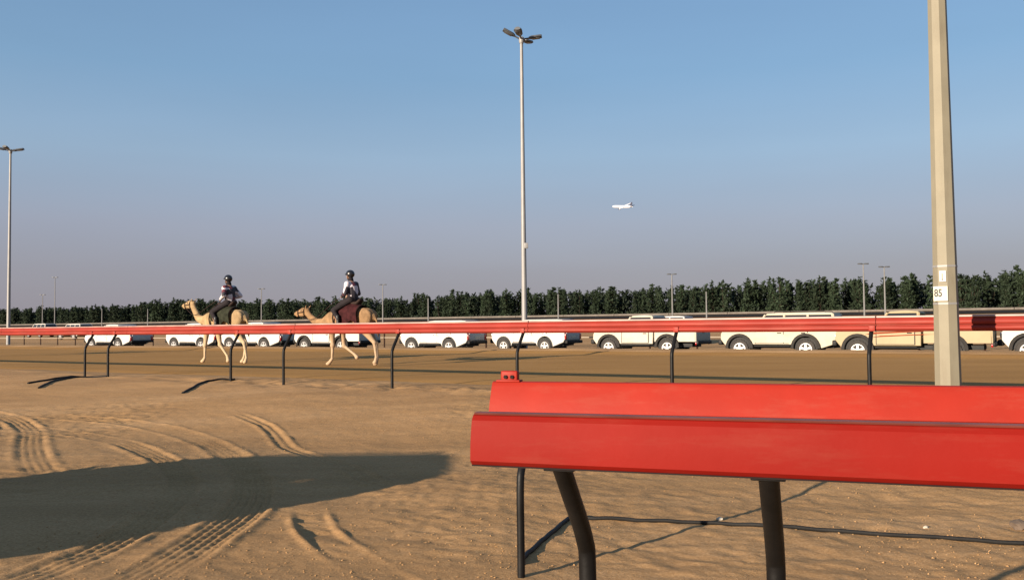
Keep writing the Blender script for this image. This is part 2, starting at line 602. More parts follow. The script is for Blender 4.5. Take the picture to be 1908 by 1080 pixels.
def ground_h(x, y, track=False):
    D = NV[0] * x + NV[1] * y
    t = RV[0] * x + RV[1] * y
    h = base_h(D)
    far = 1 + np.clip(D, 0, 200) * 0.01
    intr = sstep(13.8, 15.5, D) * (1 - sstep(30.5, 31.5, D))
    near = 1 - sstep(13, 18, D)
    h = h + (0.042 * vnoise(x * 0.5, y * 0.5, 1) + 0.015 * vnoise(x * 1.6, y * 1.6, 2)) * (1 - 0.85 * intr)
    h = h + 0.007 * vnoise(t * 3.0, D * 5.0, 3) * (1 - 0.8 * intr)
    h = h + 0.010 * vnoise(t * 0.25, D * 2.2, 6) * (1 - 0.7 * intr)
    # churned, clumpy patches
    churn = sstep(0.0, 0.25, vnoise(x * 0.45 + 3.1, y * 0.45, 9)) * near
    h = h + churn * (0.012 * vnoise(x * 7, y * 7, 4) + 0.010 * vnoise(x * 15, y * 15, 5)) + near * 0.006 * vnoise(x * 12, y * 12, 12)
    # spoil left around the feet of the rail posts
    spo = np.exp(-((D - 13.1) / 0.55) ** 2)
    h = h + spo * (0.07 * vnoise(x * 2.6, y * 2.6, 7) + 0.035 * vnoise(x * 6, y * 6, 8))
    if not track:
        h = h - 0.06 * intr
        for pts, hw, ribs in TRACKS:
            P = np.array([(p.x, p.y) for p in spline([(a, b, 0) for a, b in pts], 6)])
            lo, hi = P.min(0) - 0.6, P.max(0) + 0.6
            sel = (x > lo[0]) & (x < hi[0]) & (y > lo[1]) & (y < hi[1])
            if not sel.any():
                continue
            xs, ys = x[sel], y[sel]
            best = np.full(xs.shape, 1e9)
            side = np.zeros(xs.shape)
            along = np.zeros(xs.shape)
            acc = 0.0
            for (ax, ay), (bx, by) in zip(P, P[1:]):
                dx, dy = bx - ax, by - ay
                L = math.hypot(dx, dy)
                k = np.clip(((xs - ax) * dx + (ys - ay) * dy) / (L * L), 0, 1)
                ex, ey = xs - ax - k * dx, ys - ay - k * dy
                d = np.hypot(ex, ey)
                m = d < best
                best[m] = d[m]
                side[m] = ((dx * ey - dy * ex) / L)[m]
                along[m] = (acc + k * L)[m]
                acc += L
            s = side / hw
            ins = 1 - sstep(0.85, 1.1, np.abs(s))
            sh = np.exp(-((np.abs(s) - 1.28) / 0.24) ** 2) * (best < hw * 2.2)
            fade = 0.55 + 0.9 * (vnoise(xs * 0.9, ys * 0.9, 21))
            fade = np.clip(fade, 0.1, 1) * sstep(0, 0.7, along) * (1 - sstep(acc - 0.9, acc, along))
            dh = -0.008 * ins + 0.020 * sh * (0.7 + vnoise(xs * 5, ys * 5, 22))
            if ribs:
                dh = dh + 0.0125 * ins * np.cos(s * PI * ribs) * (0.75 + 0.25 * np.sin(along * 2 * PI / 0.11 + s * 2))
            else:
                dh = dh + ins * 0.02 * vnoise(xs * 12, ys * 12, 23)
            hh = h[sel]
            h[sel] = hh + dh * fade * 1.15
    return h


def grid_mesh(name, ts, Ds, hf, mat, dz=0.0):
    T, DD = np.meshgrid(ts, Ds)
    X = RV[0] * T + NV[0] * DD
    Y = RV[1] * T + NV[1] * DD
    Z = hf(X, Y) + dz
    co = np.stack([X, Y, Z], -1).reshape(-1, 3)
    nd, ntt = T.shape
    i = np.arange(nd * ntt).reshape(nd, ntt)
    q = np.stack([i[:-1, :-1], i[:-1, 1:], i[1:, 1:], i[1:, :-1]], -1).reshape(-1, 4)
    me = bpy.data.meshes.new(name)
    me.vertices.add(len(co))
    me.vertices.foreach_set('co', co.astype(np.float32).ravel())
    me.loops.add(q.size)
    me.loops.foreach_set('vertex_index', q.astype(np.int32).ravel())
    me.polygons.add(len(q))
    me.polygons.foreach_set('loop_start', (np.arange(len(q)) * 4).astype(np.int32))
    me.polygons.foreach_set('use_smooth', np.ones(len(q), dtype=bool))
    me.update(calc_edges=True)
    return link(name, me, mat)


def grow(a, s0, k, end):
    out = []
    s = s0
    sg = 1 if end > a else -1
    while (end - a) * sg > 0:
        s *= k
        a += sg * s
        out.append(a)
    return out


ts = grow(-15.0, 0.04, 1.06, -5000)[::-1] + list(np.arange(-15.0, -6.9, 0.032)) + list(np.arange(-6.9, -4.1, 0.017)) + list(np.arange(-4.1, 3.0, 0.032)) + grow(3.0, 0.036, 1.06, 4000)
Ds = (grow(0.6, 0.036, 1.1, -400)[::-1] + list(np.arange(0.6, 2.7, 0.036)) + list(np.arange(2.7, 5.7, 0.017)) + list(np.arange(5.7, 11.0, 0.03)) + list(np.arange(11.0, 14.5, 0.05)) + list(np.arange(14.5, 46, 0.2))
      + grow(46, 0.2, 1.08, 6000))
g = grid_mesh('ground', np.array(ts), np.array(Ds), ground_h, 'sand')
tag(g, kind='structure')
trk = grid_mesh('race_track', np.array(grow(-40, 0.3, 1.05, -1500)[::-1] + list(np.arange(-40, 8, 0.3)) + grow(8, 0.3, 1.05, 600)),
                np.arange(13.5, 31.7, 0.2),
                lambda x, y: ground_h(x, y, True) - 0.07 * (1 - sstep(13.9, 15.3, NV[0] * x + NV[1] * y)) - 0.07 * sstep(30.6, 31.4, NV[0] * x + NV[1] * y), 'track', 0.0)
tag(trk, kind='structure')


def strip(name, D0, D1, z, mat, t0=-900, t1=300, hf=None):
    bm = bmesh.new()
    n = 60
    tt = [t0 + (t1 - t0) * i / n for i in range(n + 1)]
    a = [bm.verts.new(W(t, D0, z if hf is None else float(base_h(np.array(D0))) + z)) for t in tt]
    b = [bm.verts.new(W(t, D1, z if hf is None else float(base_h(np.array(D1))) + z)) for t in tt]
    for i in range(n):
        bm.faces.new((a[i], a[i + 1], b[i + 1], b[i]))
    o = build(name, bm, mat)
    return tag(o, kind='structure')


strip('road', 34.0, 42.4, 0.03, 'asphalt')
strip('road_edge_line', 34.5, 34.65, 0.036, 'paleedge')
strip('distant_road', 138, 160, 0.10, 'darkroad', hf=True)


def gz(x, y):
    return float(ground_h(np.array([x], dtype=float), np.array([y], dtype=float))[0])


def gzt(t, D):
    p = W(t, D)
    return float(ground_h(np.array([p.x]), np.array([p.y]), True)[0])


# loose clods and gravel on the near sand
def clods():
    rs = np.random.RandomState(3)
    V, F = [], []
    oct_v = np.array([(1, 0, 0), (-1, 0, 0), (0, 1, 0), (0, -1, 0), (0, 0, 1), (0, 0, -1)], float)
    oct_f = np.array([(0, 2, 4), (2, 1, 4), (1, 3, 4), (3, 0, 4), (2, 0, 5), (1, 2, 5), (3, 1, 5), (0, 3, 5)])
    N = 16000
    y = 4.7 + (rs.rand(N) ** 1.5) * 9.5
    x = -0.62 * y + rs.rand(N) * 1.24 * y
    den = vnoise(x * 0.7, y * 0.7, 31) + 0.25 * vnoise(x * 2.5, y * 2.5, 32) + 0.10 * (x > -1.5)
    keep = den > rs.rand(N) * 0.42 + 0.02
    x, y = x[keep], y[keep]
    z = ground_h(x, y)
    s = 0.0025 + 0.0075 * rs.rand(len(x)) ** 4
    for i in range(len(x)):
        v = oct_v * (0.7 + 0.6 * rs.rand(6, 1)) * s[i] * np.array([1, 1, 0.7])
        a = rs.rand() * 6.28
        c, sn = math.cos(a), math.sin(a)
        v = np.stack([v[:, 0] * c - v[:, 1] * sn, v[:, 0] * sn + v[:, 1] * c, v[:, 2]], 1)
        V.append(v + (x[i], y[i], z[i] + s[i] * 0.25))
        F.append(oct_f + 6 * i)
    me = bpy.data.meshes.new('sand_clods')
    me.from_pydata(np.concatenate(V).tolist(), [], np.concatenate(F).tolist())
    o = link('sand_clods', me, 'sand')
    tag(o, 'small clods and grit scattered over the tan sand', 'grit', kind='stuff')


clods()


# ------------------------------------------------------------------ distant wood
def leafcloud(V, F, c, r, n, rs, size):
    for _ in range(n):
        d = rs.normal(size=3)
        d /= np.linalg.norm(d)
        p = c + d * r * (0.35 + 0.65 * rs.rand() ** 0.5)
        a = rs.normal(size=3)
        a[2] = abs(a[2]) * 1.1 + 0.3
        a /= np.linalg.norm(a)
        b = np.cross(a, rs.normal(size=3))
        b /= np.linalg.norm(b)
        l = size * (0.6 + 0.8 * rs.rand())
        w = l * 0.42
        i = len(V)
        V.extend([p - b * w * 0.6, p + b * w * 0.6, p + a * l + b * w * 0.35, p + a * l - b * w * 0.25])
        F.append((i, i + 1, i + 2, i + 3))


def tree_proto(k):
    rs = np.random.RandomState(100 + k)
    H = 1.0
    V, F = [], []
    kind = k % 3
    hgt = 6.6
    bm = bmesh.new()
    lean = rs.normal(size=2) * 0.12
    pts = [(0, 0, -0.3), (lean[0] * 0.3, lean[1] * 0.3, hgt * 0.3), (lean[0], lean[1], hgt * 0.85)]
    tube(bm, spline(pts, 4), [0.17 - 0.013 * i for i in range(9)], 7)
    nl = 4 + k % 3
    for j in range(nl):                       # several narrow leaders make the spiky skyline
        a = 6.283 * j / nl + rs.rand()
        off = (0.25 + 0.85 * rs.rand()) if j else 0.0
        lx, ly = math.cos(a) * off, math.sin(a) * off
        lh = hgt * ((1.0 if j == 0 else 0.72 + 0.26 * rs.rand()))
        if j:
            tube(bm, [(0, 0, 0.6 + rs.rand()), (lx * 0.7, ly * 0.7, lh * 0.45), (lx, ly, lh * 0.9)], [0.07, 0.05, 0.015], 5)
        n = 15
        for i in range(n):
            h = (i + rs.rand()) / n
            z = lh * (0.04 + 0.95 * h)
            rad = (0.62 if kind != 1 else 0.75) * (1 - h) ** 0.6 + 0.05
            aa = rs.rand() * 6.283
            c = np.array([lx + math.cos(aa) * rad * rs.rand() + lean[0] * h, ly + math.sin(aa) * rad * rs.rand() + lean[1] * h, z])
            leafcloud(V, F, c, 0.16 + 0.42 * (1 - h) * (0.6 + 0.5 * rs.rand()), 16, rs, 0.34)
        leafcloud(V, F, np.array([lx, ly, lh]), 0.12, 8, rs, 0.36)
    me = bpy.data.meshes.new('crown')
    me.from_pydata([tuple(v) for v in V], [], F)
    me.materials.append(MAT['leaf'])
    mt = bpy.data.meshes.new('trunk')
    bm.to_mesh(mt)
    bm.free()
    mt.materials.append(MAT['bark'])
    return me, mt


PROTO = [tree_proto(k) for k in range(9)]
# skyline of the wood along the course: (t, relative height)
SKY_T = [-420, -336, -279, -255, -239, -215, -185, -163, -157, -151.5, -148, -122, -100, -79, -56, -35, -8, 40]
SKY_H = [0.95, 0.95, 0.90, 1.05, 1.10, 0.95, 0.90, 0.98, 0.80, 0.42, 0.92, 1.05, 1.0, 0.93, 1.02, 1.02, 1.03, 1.0]


def wood():
    rs = np.random.RandomState(11)
    cnt = 0
    for row, (D0, sp) in enumerate(((176, 3.8), (182, 3.8), (188, 4.4))):
        t = -358.0 + row * 1.3
        while t < 26:
            tt = t + rs.normal() * 0.8
            D = D0 + rs.normal() * 1.6
            h = float(np.interp(tt, SKY_T, SKY_H)) * (0.88 + 0.18 * rs.rand() - 0.12 * rs.rand() * (rs.rand() < 0.4))
            if row == 2:
                h *= 1.02
            if rs.rand() < 0.07:
                h *= 1.08
            me, mt = PROTO[rs.randint(9)]
            e = empty('wood_tree', W(tt, D, float(base_h(np.array(D))) - 0.05), rs.rand() * 6.28)
            wd = h * (1.1 + 0.45 * rs.rand())
            e.scale = (wd, wd, h)
            tag(e, 'dark green tree in the belt of woodland on the skyline', 'tree', 'trees of the woodland belt')
            link('crown', me, None, e)
            link('trunk', mt, None, e)
            cnt += 1
            t += sp * (0.75 + 0.5 * rs.rand())
    V, F = [], []
    for i in range(3600):
        t = -400 + 480 * rs.rand()
        D = 183 + 22 * rs.rand()
        h = float(np.interp(t, SKY_T, SKY_H)) * 6.0
        z = 3.2 + h * rs.rand() * 0.86
        p = W(t, D, z)
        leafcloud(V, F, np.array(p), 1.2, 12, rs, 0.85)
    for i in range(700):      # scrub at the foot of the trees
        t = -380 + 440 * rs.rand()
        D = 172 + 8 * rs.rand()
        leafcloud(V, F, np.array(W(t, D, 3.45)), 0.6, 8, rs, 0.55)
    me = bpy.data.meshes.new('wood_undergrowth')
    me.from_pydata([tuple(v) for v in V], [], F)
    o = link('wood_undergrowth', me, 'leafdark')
    tag(o, 'dense dark green mass of undergrowth filling the woodland belt', 'undergrowth', kind='stuff')
    print('trees', cnt)


wood()

# low pale wall at the foot of the wood
wl = empty('boundary_wall', W(-170, 166, 3.2), -TH)
tag(wl, 'low pale wall running along the foot of the distant wood', 'wall')
bmw = bmesh.new()
box(bmw, (0, 0, 0.15), (11.9, 0.25, 0.34))
wm = build('wall_panel', bmw, 'greywall', wl, None)
for i in range(-19, 21):
    c = wm if i == -19 else wm.copy()
    if i != -19:
        col.objects.link(c)
    c.parent = wl
    c.location = (i * 12.0 + 12, 0, 0)


# ------------------------------------------------------------------ vehicles (local +x forward, +y left)
def arc(cx, cz, r, a0, a1, n=9):
    return [(cx + r * math.cos(a0 + (a1 - a0) * i / n), cz + r * math.sin(a0 + (a1 - a0) * i / n)) for i in range(n + 1)]


def paint(o, c):
    o.color = (*c, 1)
    return o


def wheel(root, x, y, r, w, side, rimk):
    bm = bmesh.new()
    lathe(bm, [(r * 0.60, -w / 2), (r * 0.93, -w / 2), (r, -w * 0.32), (r, w * 0.32), (r * 0.93, w / 2), (r * 0.60, w / 2)], 26, 'Y')
    for k in range(22):           # tread blocks
        a = 2 * PI * k / 22
        box(bm, (r * 1.0 * math.cos(a), 0, r * 1.0 * math.sin(a)), (0.035, w * 0.7, 0.05), 0, Euler((0, -a + PI / 2, 0)))
    ty = build('wheel', bm, 'tyre', root)
    ty.location = (x, y, r)
    bm = bmesh.new()
    R = r * 0.62
    o = side * w / 2
    lathe(bm, [(R * 1.02, o * 0.55), (R * 1.02, o * 1.03), (R * 0.88, o * 1.03), (R * 0.84, o * 0.75), (R * 0.24, o * 0.78), (R * 0.24, o * 1.12), (0.02, o * 1.14)], 24, 'Y')
    for k in range(rimk):
        a = 2 * PI * k / rimk + 0.3
        box(bm, (R * 0.5 * math.cos(a), o * 1.04, R * 0.5 * math.sin(a)), (R * 0.85, abs(o) * 0.14, R * 0.36), 0.006, Euler((0, -a, 0)), 1)
    build('rim', bm, 'rim', ty)
    bm = bmesh.new()
    lathe(bm, [(R * 0.84, o * 0.60), (R * 0.84, o * 0.80), (R * 0.02, o * 0.80)], 20, 'Y')
    build('rim_well', bm, 'under', ty)
    return ty


def quad_pane(bm, pts, th=0.012):
    """a thin solid pane from a planar ring of points"""
    P = [Vector(p) for p in pts]
    n = (P[1] - P[0]).cross(P[2] - P[0]).normalized() * th
    a = [bm.verts.new(p + n * 0.5) for p in P]
    b = [bm.verts.new(p - n * 0.5) for p in P]
    bm.faces.new(a)
    bm.faces.new(b[::-1])
    k = len(P)
    for i in range(k):
        bm.faces.new((a[i], b[i], b[(i + 1) % k], a[(i + 1) % k]))


def vehicle(style, c=(0.80, 0.79, 0.76), flares=True, stripe=False, L=4.95, Wd=1.80, H=1.86, wb=2.85, canvas=False, rimk=5, name=None):
    """style: 'pickup', 'suv' or 'crew' (double cab with rounded body)"""
    root = empty(name or {'pickup': 'pickup_truck', 'suv': 'off_road_car', 'crew': 'double_cab_pickup'}[style])
    r = 0.385
    hw = Wd / 2
    xf = L / 2
    fx = xf - 0.80                      # front axle
    rx = fx - wb
    zb = 0.56
    belt = 1.20 if style != 'crew' else 1.12
    hood = belt - 0.03
    ar = 0.48
    cow = xf - 1.42                     # cowl
    bx = {'pickup': cow - 1.55, 'suv': -xf + 0.06, 'crew': cow - 2.25}[style]   # end of the cab
    rake = 0.42 if style != 'crew' else 0.72
    # --- main body
    prof = [(xf - 0.12, zb + 0.05)]
    prof += [(xf, zb + 0.22), (xf - 0.01, hood - 0.16), (xf - 0.07, hood - 0.05), (xf - 0.30, hood - 0.01), (cow, hood + 0.03)]
    if style == 'pickup':
        prof += [(bx, belt), (bx, zb)]
    else:
        prof += [(bx, belt)] if style == 'suv' else [(bx, belt), (-xf + 0.04, belt - 0.02)]
        e = -xf if style == 'suv' else -xf
        prof += [(e + 0.02, belt - 0.2), (e, zb + 0.2), (e + 0.10, zb + 0.04)]
        prof += arc(rx, r + 0.05, ar, PI + 0.12, -0.12, 10)[0:]
        prof += [(rx + ar + 0.1, zb)]
    prof += [(fx - ar - 0.08, zb)]
    prof += arc(fx, r + 0.05, ar, PI + 0.12, -0.12, 10)
    bm = bmesh.new()

    def tp(z):
        return 1.0 - 0.05 * max(0, (z - 0.85) / 0.4) - 0.04 * max(0, (0.7 - z) / 0.3)
    prism(bm, prof, -hw, hw, 0.045, 2, tp)
    body = paint(build('body', bm, 'paint', root), c)
    body.modifiers.new('wn', 'WEIGHTED_NORMAL')
    # --- cabin with pillars (roof slab + pillars) and panes
    zr = H - 0.02
    ins = 0.15                           # tumblehome at the roof
    wt = hw * 0.95
    x0, x1 = cow, cow - rake             # windscreen foot / head
    xr1 = bx + (0.06 if style != 'suv' else 0.16)
    bm = bmesh.new()
    roof = [(x1 + 0.04, zr - 0.10), (x1 - 0.08, zr - 0.015), (x1 - 0.5, zr + 0.01), (xr1 + 0.35, zr + 0.01), (xr1 + 0.03, zr - 0.02), (xr1 - 0.02, zr - 0.10)]
    prism(bm, roof, -(wt - ins), wt - ins, 0.04, 2)
    rf = paint(build('roof', bm, 'paint', root), c)
    if style == 'suv':
        bm = bmesh.new()
        for s in (-1, 1):
            tube(bm, [(x1 - 0.35, s * (wt - ins - 0.06), zr + 0.01), (x1 - 0.38, s * (wt - ins - 0.06), zr + 0.05), (xr1 + 0.35, s * (wt - ins - 0.06), zr + 0.05), (xr1 + 0.3, s * (wt - ins - 0.06), zr + 0.01)], 0.016, 6)
        build('roof_rail', bm, 'blackplastic', rf)

    def pillar(xa, za, xb, zbb, w):
        for s in (-1, 1):
            b2 = bmesh.new()
            tube(b2, [(xa, s * (wt - 0.04), za), (xb, s * (wt - ins - 0.01), zbb)], w, 6)
            paint(build('pillar', b2, 'paint', root), c)
    pillar(x0 - 0.02, belt - 0.02, x1, zr - 0.07, 0.045)
    pillar(bx + 0.06, belt - 0.02, xr1 + 0.03, zr - 0.07, 0.06)
    xm = (x0 - 0.25 + bx) / 2 if style == 'pickup' else x0 - 1.18
    doors = [(x0 - 0.05, xm)] if style != 'pickup' else [(x0 - 0.05, bx + 0.22)]
    if style != 'pickup':
        pillar(xm, belt - 0.02, xm - 0.02, zr - 0.07, 0.05)
        d2 = xm - 0.95
        doors.append((xm - 0.02, d2))
        if style == 'suv':
            pillar(d2, belt - 0.02, d2, zr - 0.07, 0.05)
    # panes
    bm = bmesh.new()
    quad_pane(bm, [(x0 - 0.02, -(wt - 0.06), belt + 0.03), (x0 - 0.02, wt - 0.06, belt + 0.03), (x1 + 0.02, wt - ins - 0.03, zr - 0.09), (x1 + 0.02, -(wt - ins - 0.03), zr - 0.09)])
    build('windscreen', bm, 'glass', root, None)
    bm = bmesh.new()
    quad_pane(bm, [(bx + 0.03, -(wt - 0.08), belt + 0.06), (bx + 0.03, wt - 0.08, belt + 0.06), (xr1, wt - ins - 0.05, zr - 0.09), (xr1, -(wt - ins - 0.05), zr - 0.09)])
    build('rear_window', bm, 'glass', root, None)
    wins = [(x0 - 0.12, x1 - 0.06, xm, xm)] if style != 'pickup' else [(x0 - 0.12, x1 - 0.06, bx + 0.12, xr1 + 0.09)]
    if style != 'pickup':
        wins.append((xm - 0.06, xm - 0.06, d2 if style == 'suv' else bx + 0.13, d2 if style == 'suv' else xr1 + 0.1))
        if style == 'suv':
            wins.append((d2 - 0.06, d2 - 0.06, bx + 0.13, xr1 + 0.1))
    for a0, a1, b0, b1 in wins:
        for s in (-1, 1):
            bm = bmesh.new()
            quad_pane(bm, [(a0, s * (wt - 0.045), belt + 0.02), (b0, s * (wt - 0.045), belt + 0.02), (b1, s * (wt - ins - 0.015), zr - 0.10), (a1, s * (wt - ins - 0.015), zr - 0.10)])
            build('side_window', bm, 'glass', root, None)
    # doors: slightly proud panels with handles
    for k, (da, db) in enumerate(doors):
        for s in (-1, 1):
            bm = bmesh.new()
            lo = zb + 0.06
            back = db
            xq = max(back, rx + ar + 0.16)
            pf = [(da, belt - 0.06), (da, lo), (xq, lo), (xq, lo + 0.22)] + ([(back, 1.02)] if xq > back else []) + [(back, belt - 0.06)]
            y0 = s * (hw - 0.002)
            prism(bm, pf, y0 - s * 0.02, y0 + s * 0.006, 0.004, 1)
            for v in bm.verts:
                v.co.y -= s * hw * 0.05 * max(0, (v.co.z - 0.85) / 0.4) * 0.9
            d = paint(build('door', bm, 'paint', root), c)
            d.modifiers.new('wn', 'WEIGHTED_NORMAL')
            b3 = bmesh.new()
            cxm, czm = sum(p[0] for p in pf) / len(pf), sum(p[1] for p in pf) / len(pf)
            pf2 = [(x + (0.028 if x > cxm else -0.028), z + (0.016 if z > czm else -0.02)) for x, z in pf]
            prism(b3, pf2, y0 - s * 0.02, y0 + s * 0.003)
            for v in b3.verts:
                v.co.y -= s * hw * 0.05 * max(0, (v.co.z - 0.85) / 0.4) * 0.9
            build('door_seam', b3, 'under', d, None)
            b3 = bmesh.new()
            box(b3, (back + 0.16, s * (hw - 0.012), belt - 0.17), (0.16, 0.05, 0.035), 0.008)
            build('door_handle', b3, 'blackplastic' if flares else 'chrome', d)
    # rocker / step
    for s in (-1, 1):
        bm = bmesh.new()
        tube(bm, [(fx - ar - 0.12, s * (hw - 0.06), zb - 0.06), (max(rx + ar, bx if style == 'pickup' else -9) + 0.15, s * (hw - 0.06), zb - 0.06)], 0.035, 8)
        build('side_step', bm, 'blackplastic', root)
    # bed
    if style == 'pickup':
        bm = bmesh.new()
        bz0, bz1 = 0.66, belt + 0.02
        pf = [(bx - 0.09, bz1), (bx - 0.09, bz0), (rx + ar + 0.06, bz0)] + arc(rx, r + 0.05, ar + 0.02, 0.5, PI - 0.5, 8) + [(rx - ar - 0.06, bz0), (-xf, bz0), (-xf, bz1)]
        for s in (-1, 1):
            prism(bm, pf, s * (hw - 0.05), s * hw, 0.012, 1)
        box(bm, ((bx - xf) / 2, 0, 0.86), (abs(bx + xf) - 0.1, Wd - 0.12, 0.05))
        box(bm, (bx - 0.085, 0, (bz0 + bz1) / 2), (0.045, Wd - 0.11, bz1 - bz0))
        bed = paint(build('cargo_bed', bm, 'paint', root), c)
        bed.modifiers.new('wn', 'WEIGHTED_NORMAL')
        bm = bmesh.new()
        for s in (-1, 1):
            for k in range(4):
                box(bm, (bx - 0.25 - k * 0.55, s * (hw + 0.004), bz1 - 0.10), (0.36, 0.012, 0.03), 0.003)
        build('rope_rail', bm, 'greyflare', bed)
        bm = bmesh.new()
        box(bm, (-xf - 0.03, 0, (bz0 + bz1) / 2), (0.05, Wd - 0.02, bz1 - bz0), 0.012)
        tg = paint(build('tailgate', bm, 'paint', root), c)
        bm = bmesh.new()
        box(bm, (-xf - 0.06, 0, bz1 - 0.15), (0.02, 0.25, 0.06), 0.005)
        build('latch', bm, 'blackplastic', tg)
        if canvas:
            bm = bmesh.new()
            for k in range(3):
                x = bx - 0.12 - k * (abs(bx + xf) - 0.2) / 2
                tube(bm, [(x, -hw + 0.06, bz1), (x, -hw + 0.06, bz1 + 0.33), (x, hw - 0.06, bz1 + 0.33), (x, hw - 0.06, bz1)], 0.022, 6)
            build('bed_rack', bm, 'blackplastic', bed)
    else:
        bm = bmesh.new()
        box(bm, (-xf - 0.005, 0, belt - 0.25), (0.04, Wd * 0.78, 0.42), 0.015)
        tg = paint(build('tailgate', bm, 'paint', root), c)
        bm = bmesh.new()
        box(bm, (-xf - 0.03, 0, belt - 0.32), (0.012, 0.46, 0.12), 0.004)
        build('licence_plate', bm, 'plate', tg)
        if style == 'crew':
            bm = bmesh.new()
            box(bm, ((bx - xf) / 2 - 0.02, 0, belt - 0.01), (abs(bx + xf) - 0.12, Wd - 0.22, 0.03), 0.01)
            build('bed_cover', bm, 'blackplastic', root)
    # bumpers, grille, lamps
    bm = bmesh.new()
    box(bm, (xf + 0.03, 0, zb + 0.10), (0.18, Wd - 0.04, 0.22), 0.05, None, 3)
    build('front_bumper', bm, 'blackplastic' if flares else 'greyflare', root)
    bm = bmesh.new()
    box(bm, (-xf - 0.06, 0, zb + 0.06), (0.16, Wd - 0.10, 0.16), 0.04, None, 3)
    build('rear_bumper', bm, 'greyflare' if not flares else 'blackplastic', root)
    bm = bmesh.new()
    box(bm, (xf, 0, hood - 0.23), (0.03, Wd * 0.52, 0.20), 0.01)
    for k in range(4):
        box(bm, (xf + 0.02, 0, hood - 0.30 + k * 0.045), (0.02, Wd * 0.48, 0.014))
    build('grille', bm, 'blackplastic', root)
    for s in (-1, 1):
        bm = bmesh.new()
        if flares:
            lathe(bm, [(0.105, -0.03), (0.105, 0.02), (0.08, 0.045), (0.02, 0.05)], 16, 'X', (xf, s * (hw - 0.26), hood - 0.24))
        else:
            box(bm, (xf - 0.06, s * (hw - 0.20), hood - 0.17), (0.16, 0.34, 0.13), 0.04, Euler((0, 0, -s * 0.35)), 2)
        build('headlight', bm, 'headlight', root)
        bm = bmesh.new()
        box(bm, (-xf - 0.02, s * (hw - 0.12), belt - (0.30 if style != 'pickup' else 0.62)), (0.06, 0.16, 0.30 if style != 'pickup' else 0.12), 0.02)
        build('taillight', bm, 'taillight', root)
        bm = bmesh.new()
        box(bm, (x0 - 0.28, s * (hw + 0.10), belt + 0.14), (0.08, 0.19, 0.19), 0.03)
        tube(bm, [(x0 - 0.26, s * (hw - 0.10), belt + 0.05), (x0 - 0.27, s * (hw + 0.08), belt + 0.10)], 0.016, 6)
        build('wing_mirror', bm, 'blackplastic', root)
        # snorkel-side vent and flares
        if flares:
            for ax in (fx, rx):
                bm = bmesh.new()
                o = arc(ax, r + 0.05, ar + 0.10, -0.05, PI + 0.05, 12)
                i = arc(ax, r + 0.05, ar - 0.02, PI + 0.05, -0.05, 12)
                prism(bm, o + i, s * (hw - 0.06), s * (hw + 0.055), 0.012, 1)
                build('wheel_arch', bm, 'greyflare', root)
        bm = bmesh.new()
        box(bm, (fx, s * (hw - 0.32), r + 0.28), (0.9, 0.5, 0.5))
        build('wheel_well', bm, 'under', root, None)
        bm = bmesh.new()
        box(bm, (rx, s * (hw - 0.32), r + 0.22), (0.9, 0.5, 0.46))
        build('wheel_well', bm, 'under', root, None)
        if stripe:
            bm = bmesh.new()
            for k, (xa, xb, z, h) in enumerate(((x0 + 0.35, -0.5, 0.98, 0.05), (x0 + 0.1, -0.9, 0.88, 0.035))):
                P = [(xa, s * (hw + 0.0105 - 0.06 * 0), z), (xb, s * (hw + 0.0105), z + 0.10), (xb - 0.3, s * (hw + 0.0105), z + 0.10 + h), (xa - 0.3, s * (hw + 0.0105), z + h * 1.7)]
                quad_pane(bm, P, 0.004)
            for v in bm.verts:
                v.co.y -= s * hw * 0.05 * max(0, (v.co.z - 0.85) / 0.4) * 0.85
            build('side_stripe', bm, 'stripe', root, None)
        wheel(root, fx, s * (hw - 0.13), r, 0.25, s, rimk)
        wheel(root, rx, s * (hw - 0.13), r, 0.25, s, rimk)
    bm = bmesh.new()
    box(bm, (0, 0, 0.50), (L - 0.5, Wd * 0.62, 0.16), 0.02)
    tube(bm, [(fx, -hw + 0.2, r), (fx, hw - 0.2, r)], 0.06, 8)
    tube(bm, [(rx, -hw + 0.2, r), (rx, hw - 0.2, r)], 0.06, 8)
    build('chassis', bm, 'under', root)
    return root


def recolor(root, c):
    for ch in root.children_recursive:
        if ch.type == 'MESH' and ch.data.materials and ch.data.materials[0] == MAT['paint']:
            ch.color = (*c, 1)


WHITE = (0.46, 0.44, 0.41)
CREAM = (0.31, 0.25, 0.155)
IVORY = (0.41, 0.38, 0.315)
pk = vehicle('pickup', IVORY, True)
sv = vehicle('suv', CREAM, True, L=4.75, wb=2.68, rimk=5)
cr = vehicle('crew', WHITE, False, L=5.2, wb=3.05, H=1.80)
sp = vehicle('suv', WHITE, False, L=4.7, wb=2.65, H=1.80, rimk=5)
ps = vehicle('pickup', CREAM, True, True, L=5.2, wb=3.12, rimk=5, canvas=True)
used = set()
RZ = 0.03


def put(proto, front_t, D, c, label, L, group='vehicles keeping pace with the race', rz=0.0, z=RZ):
    o = proto if proto.name not in used else copy_tree(proto)
    used.add(proto.name)
    o.location = W(front_t + L / 2, D, z)
    o.rotation_euler = (0, 0, HEAD + rz)
    recolor(o, c)
    tag(o, label, 'pickup' if 'pickup' in o.name else 'car', group)
    return o


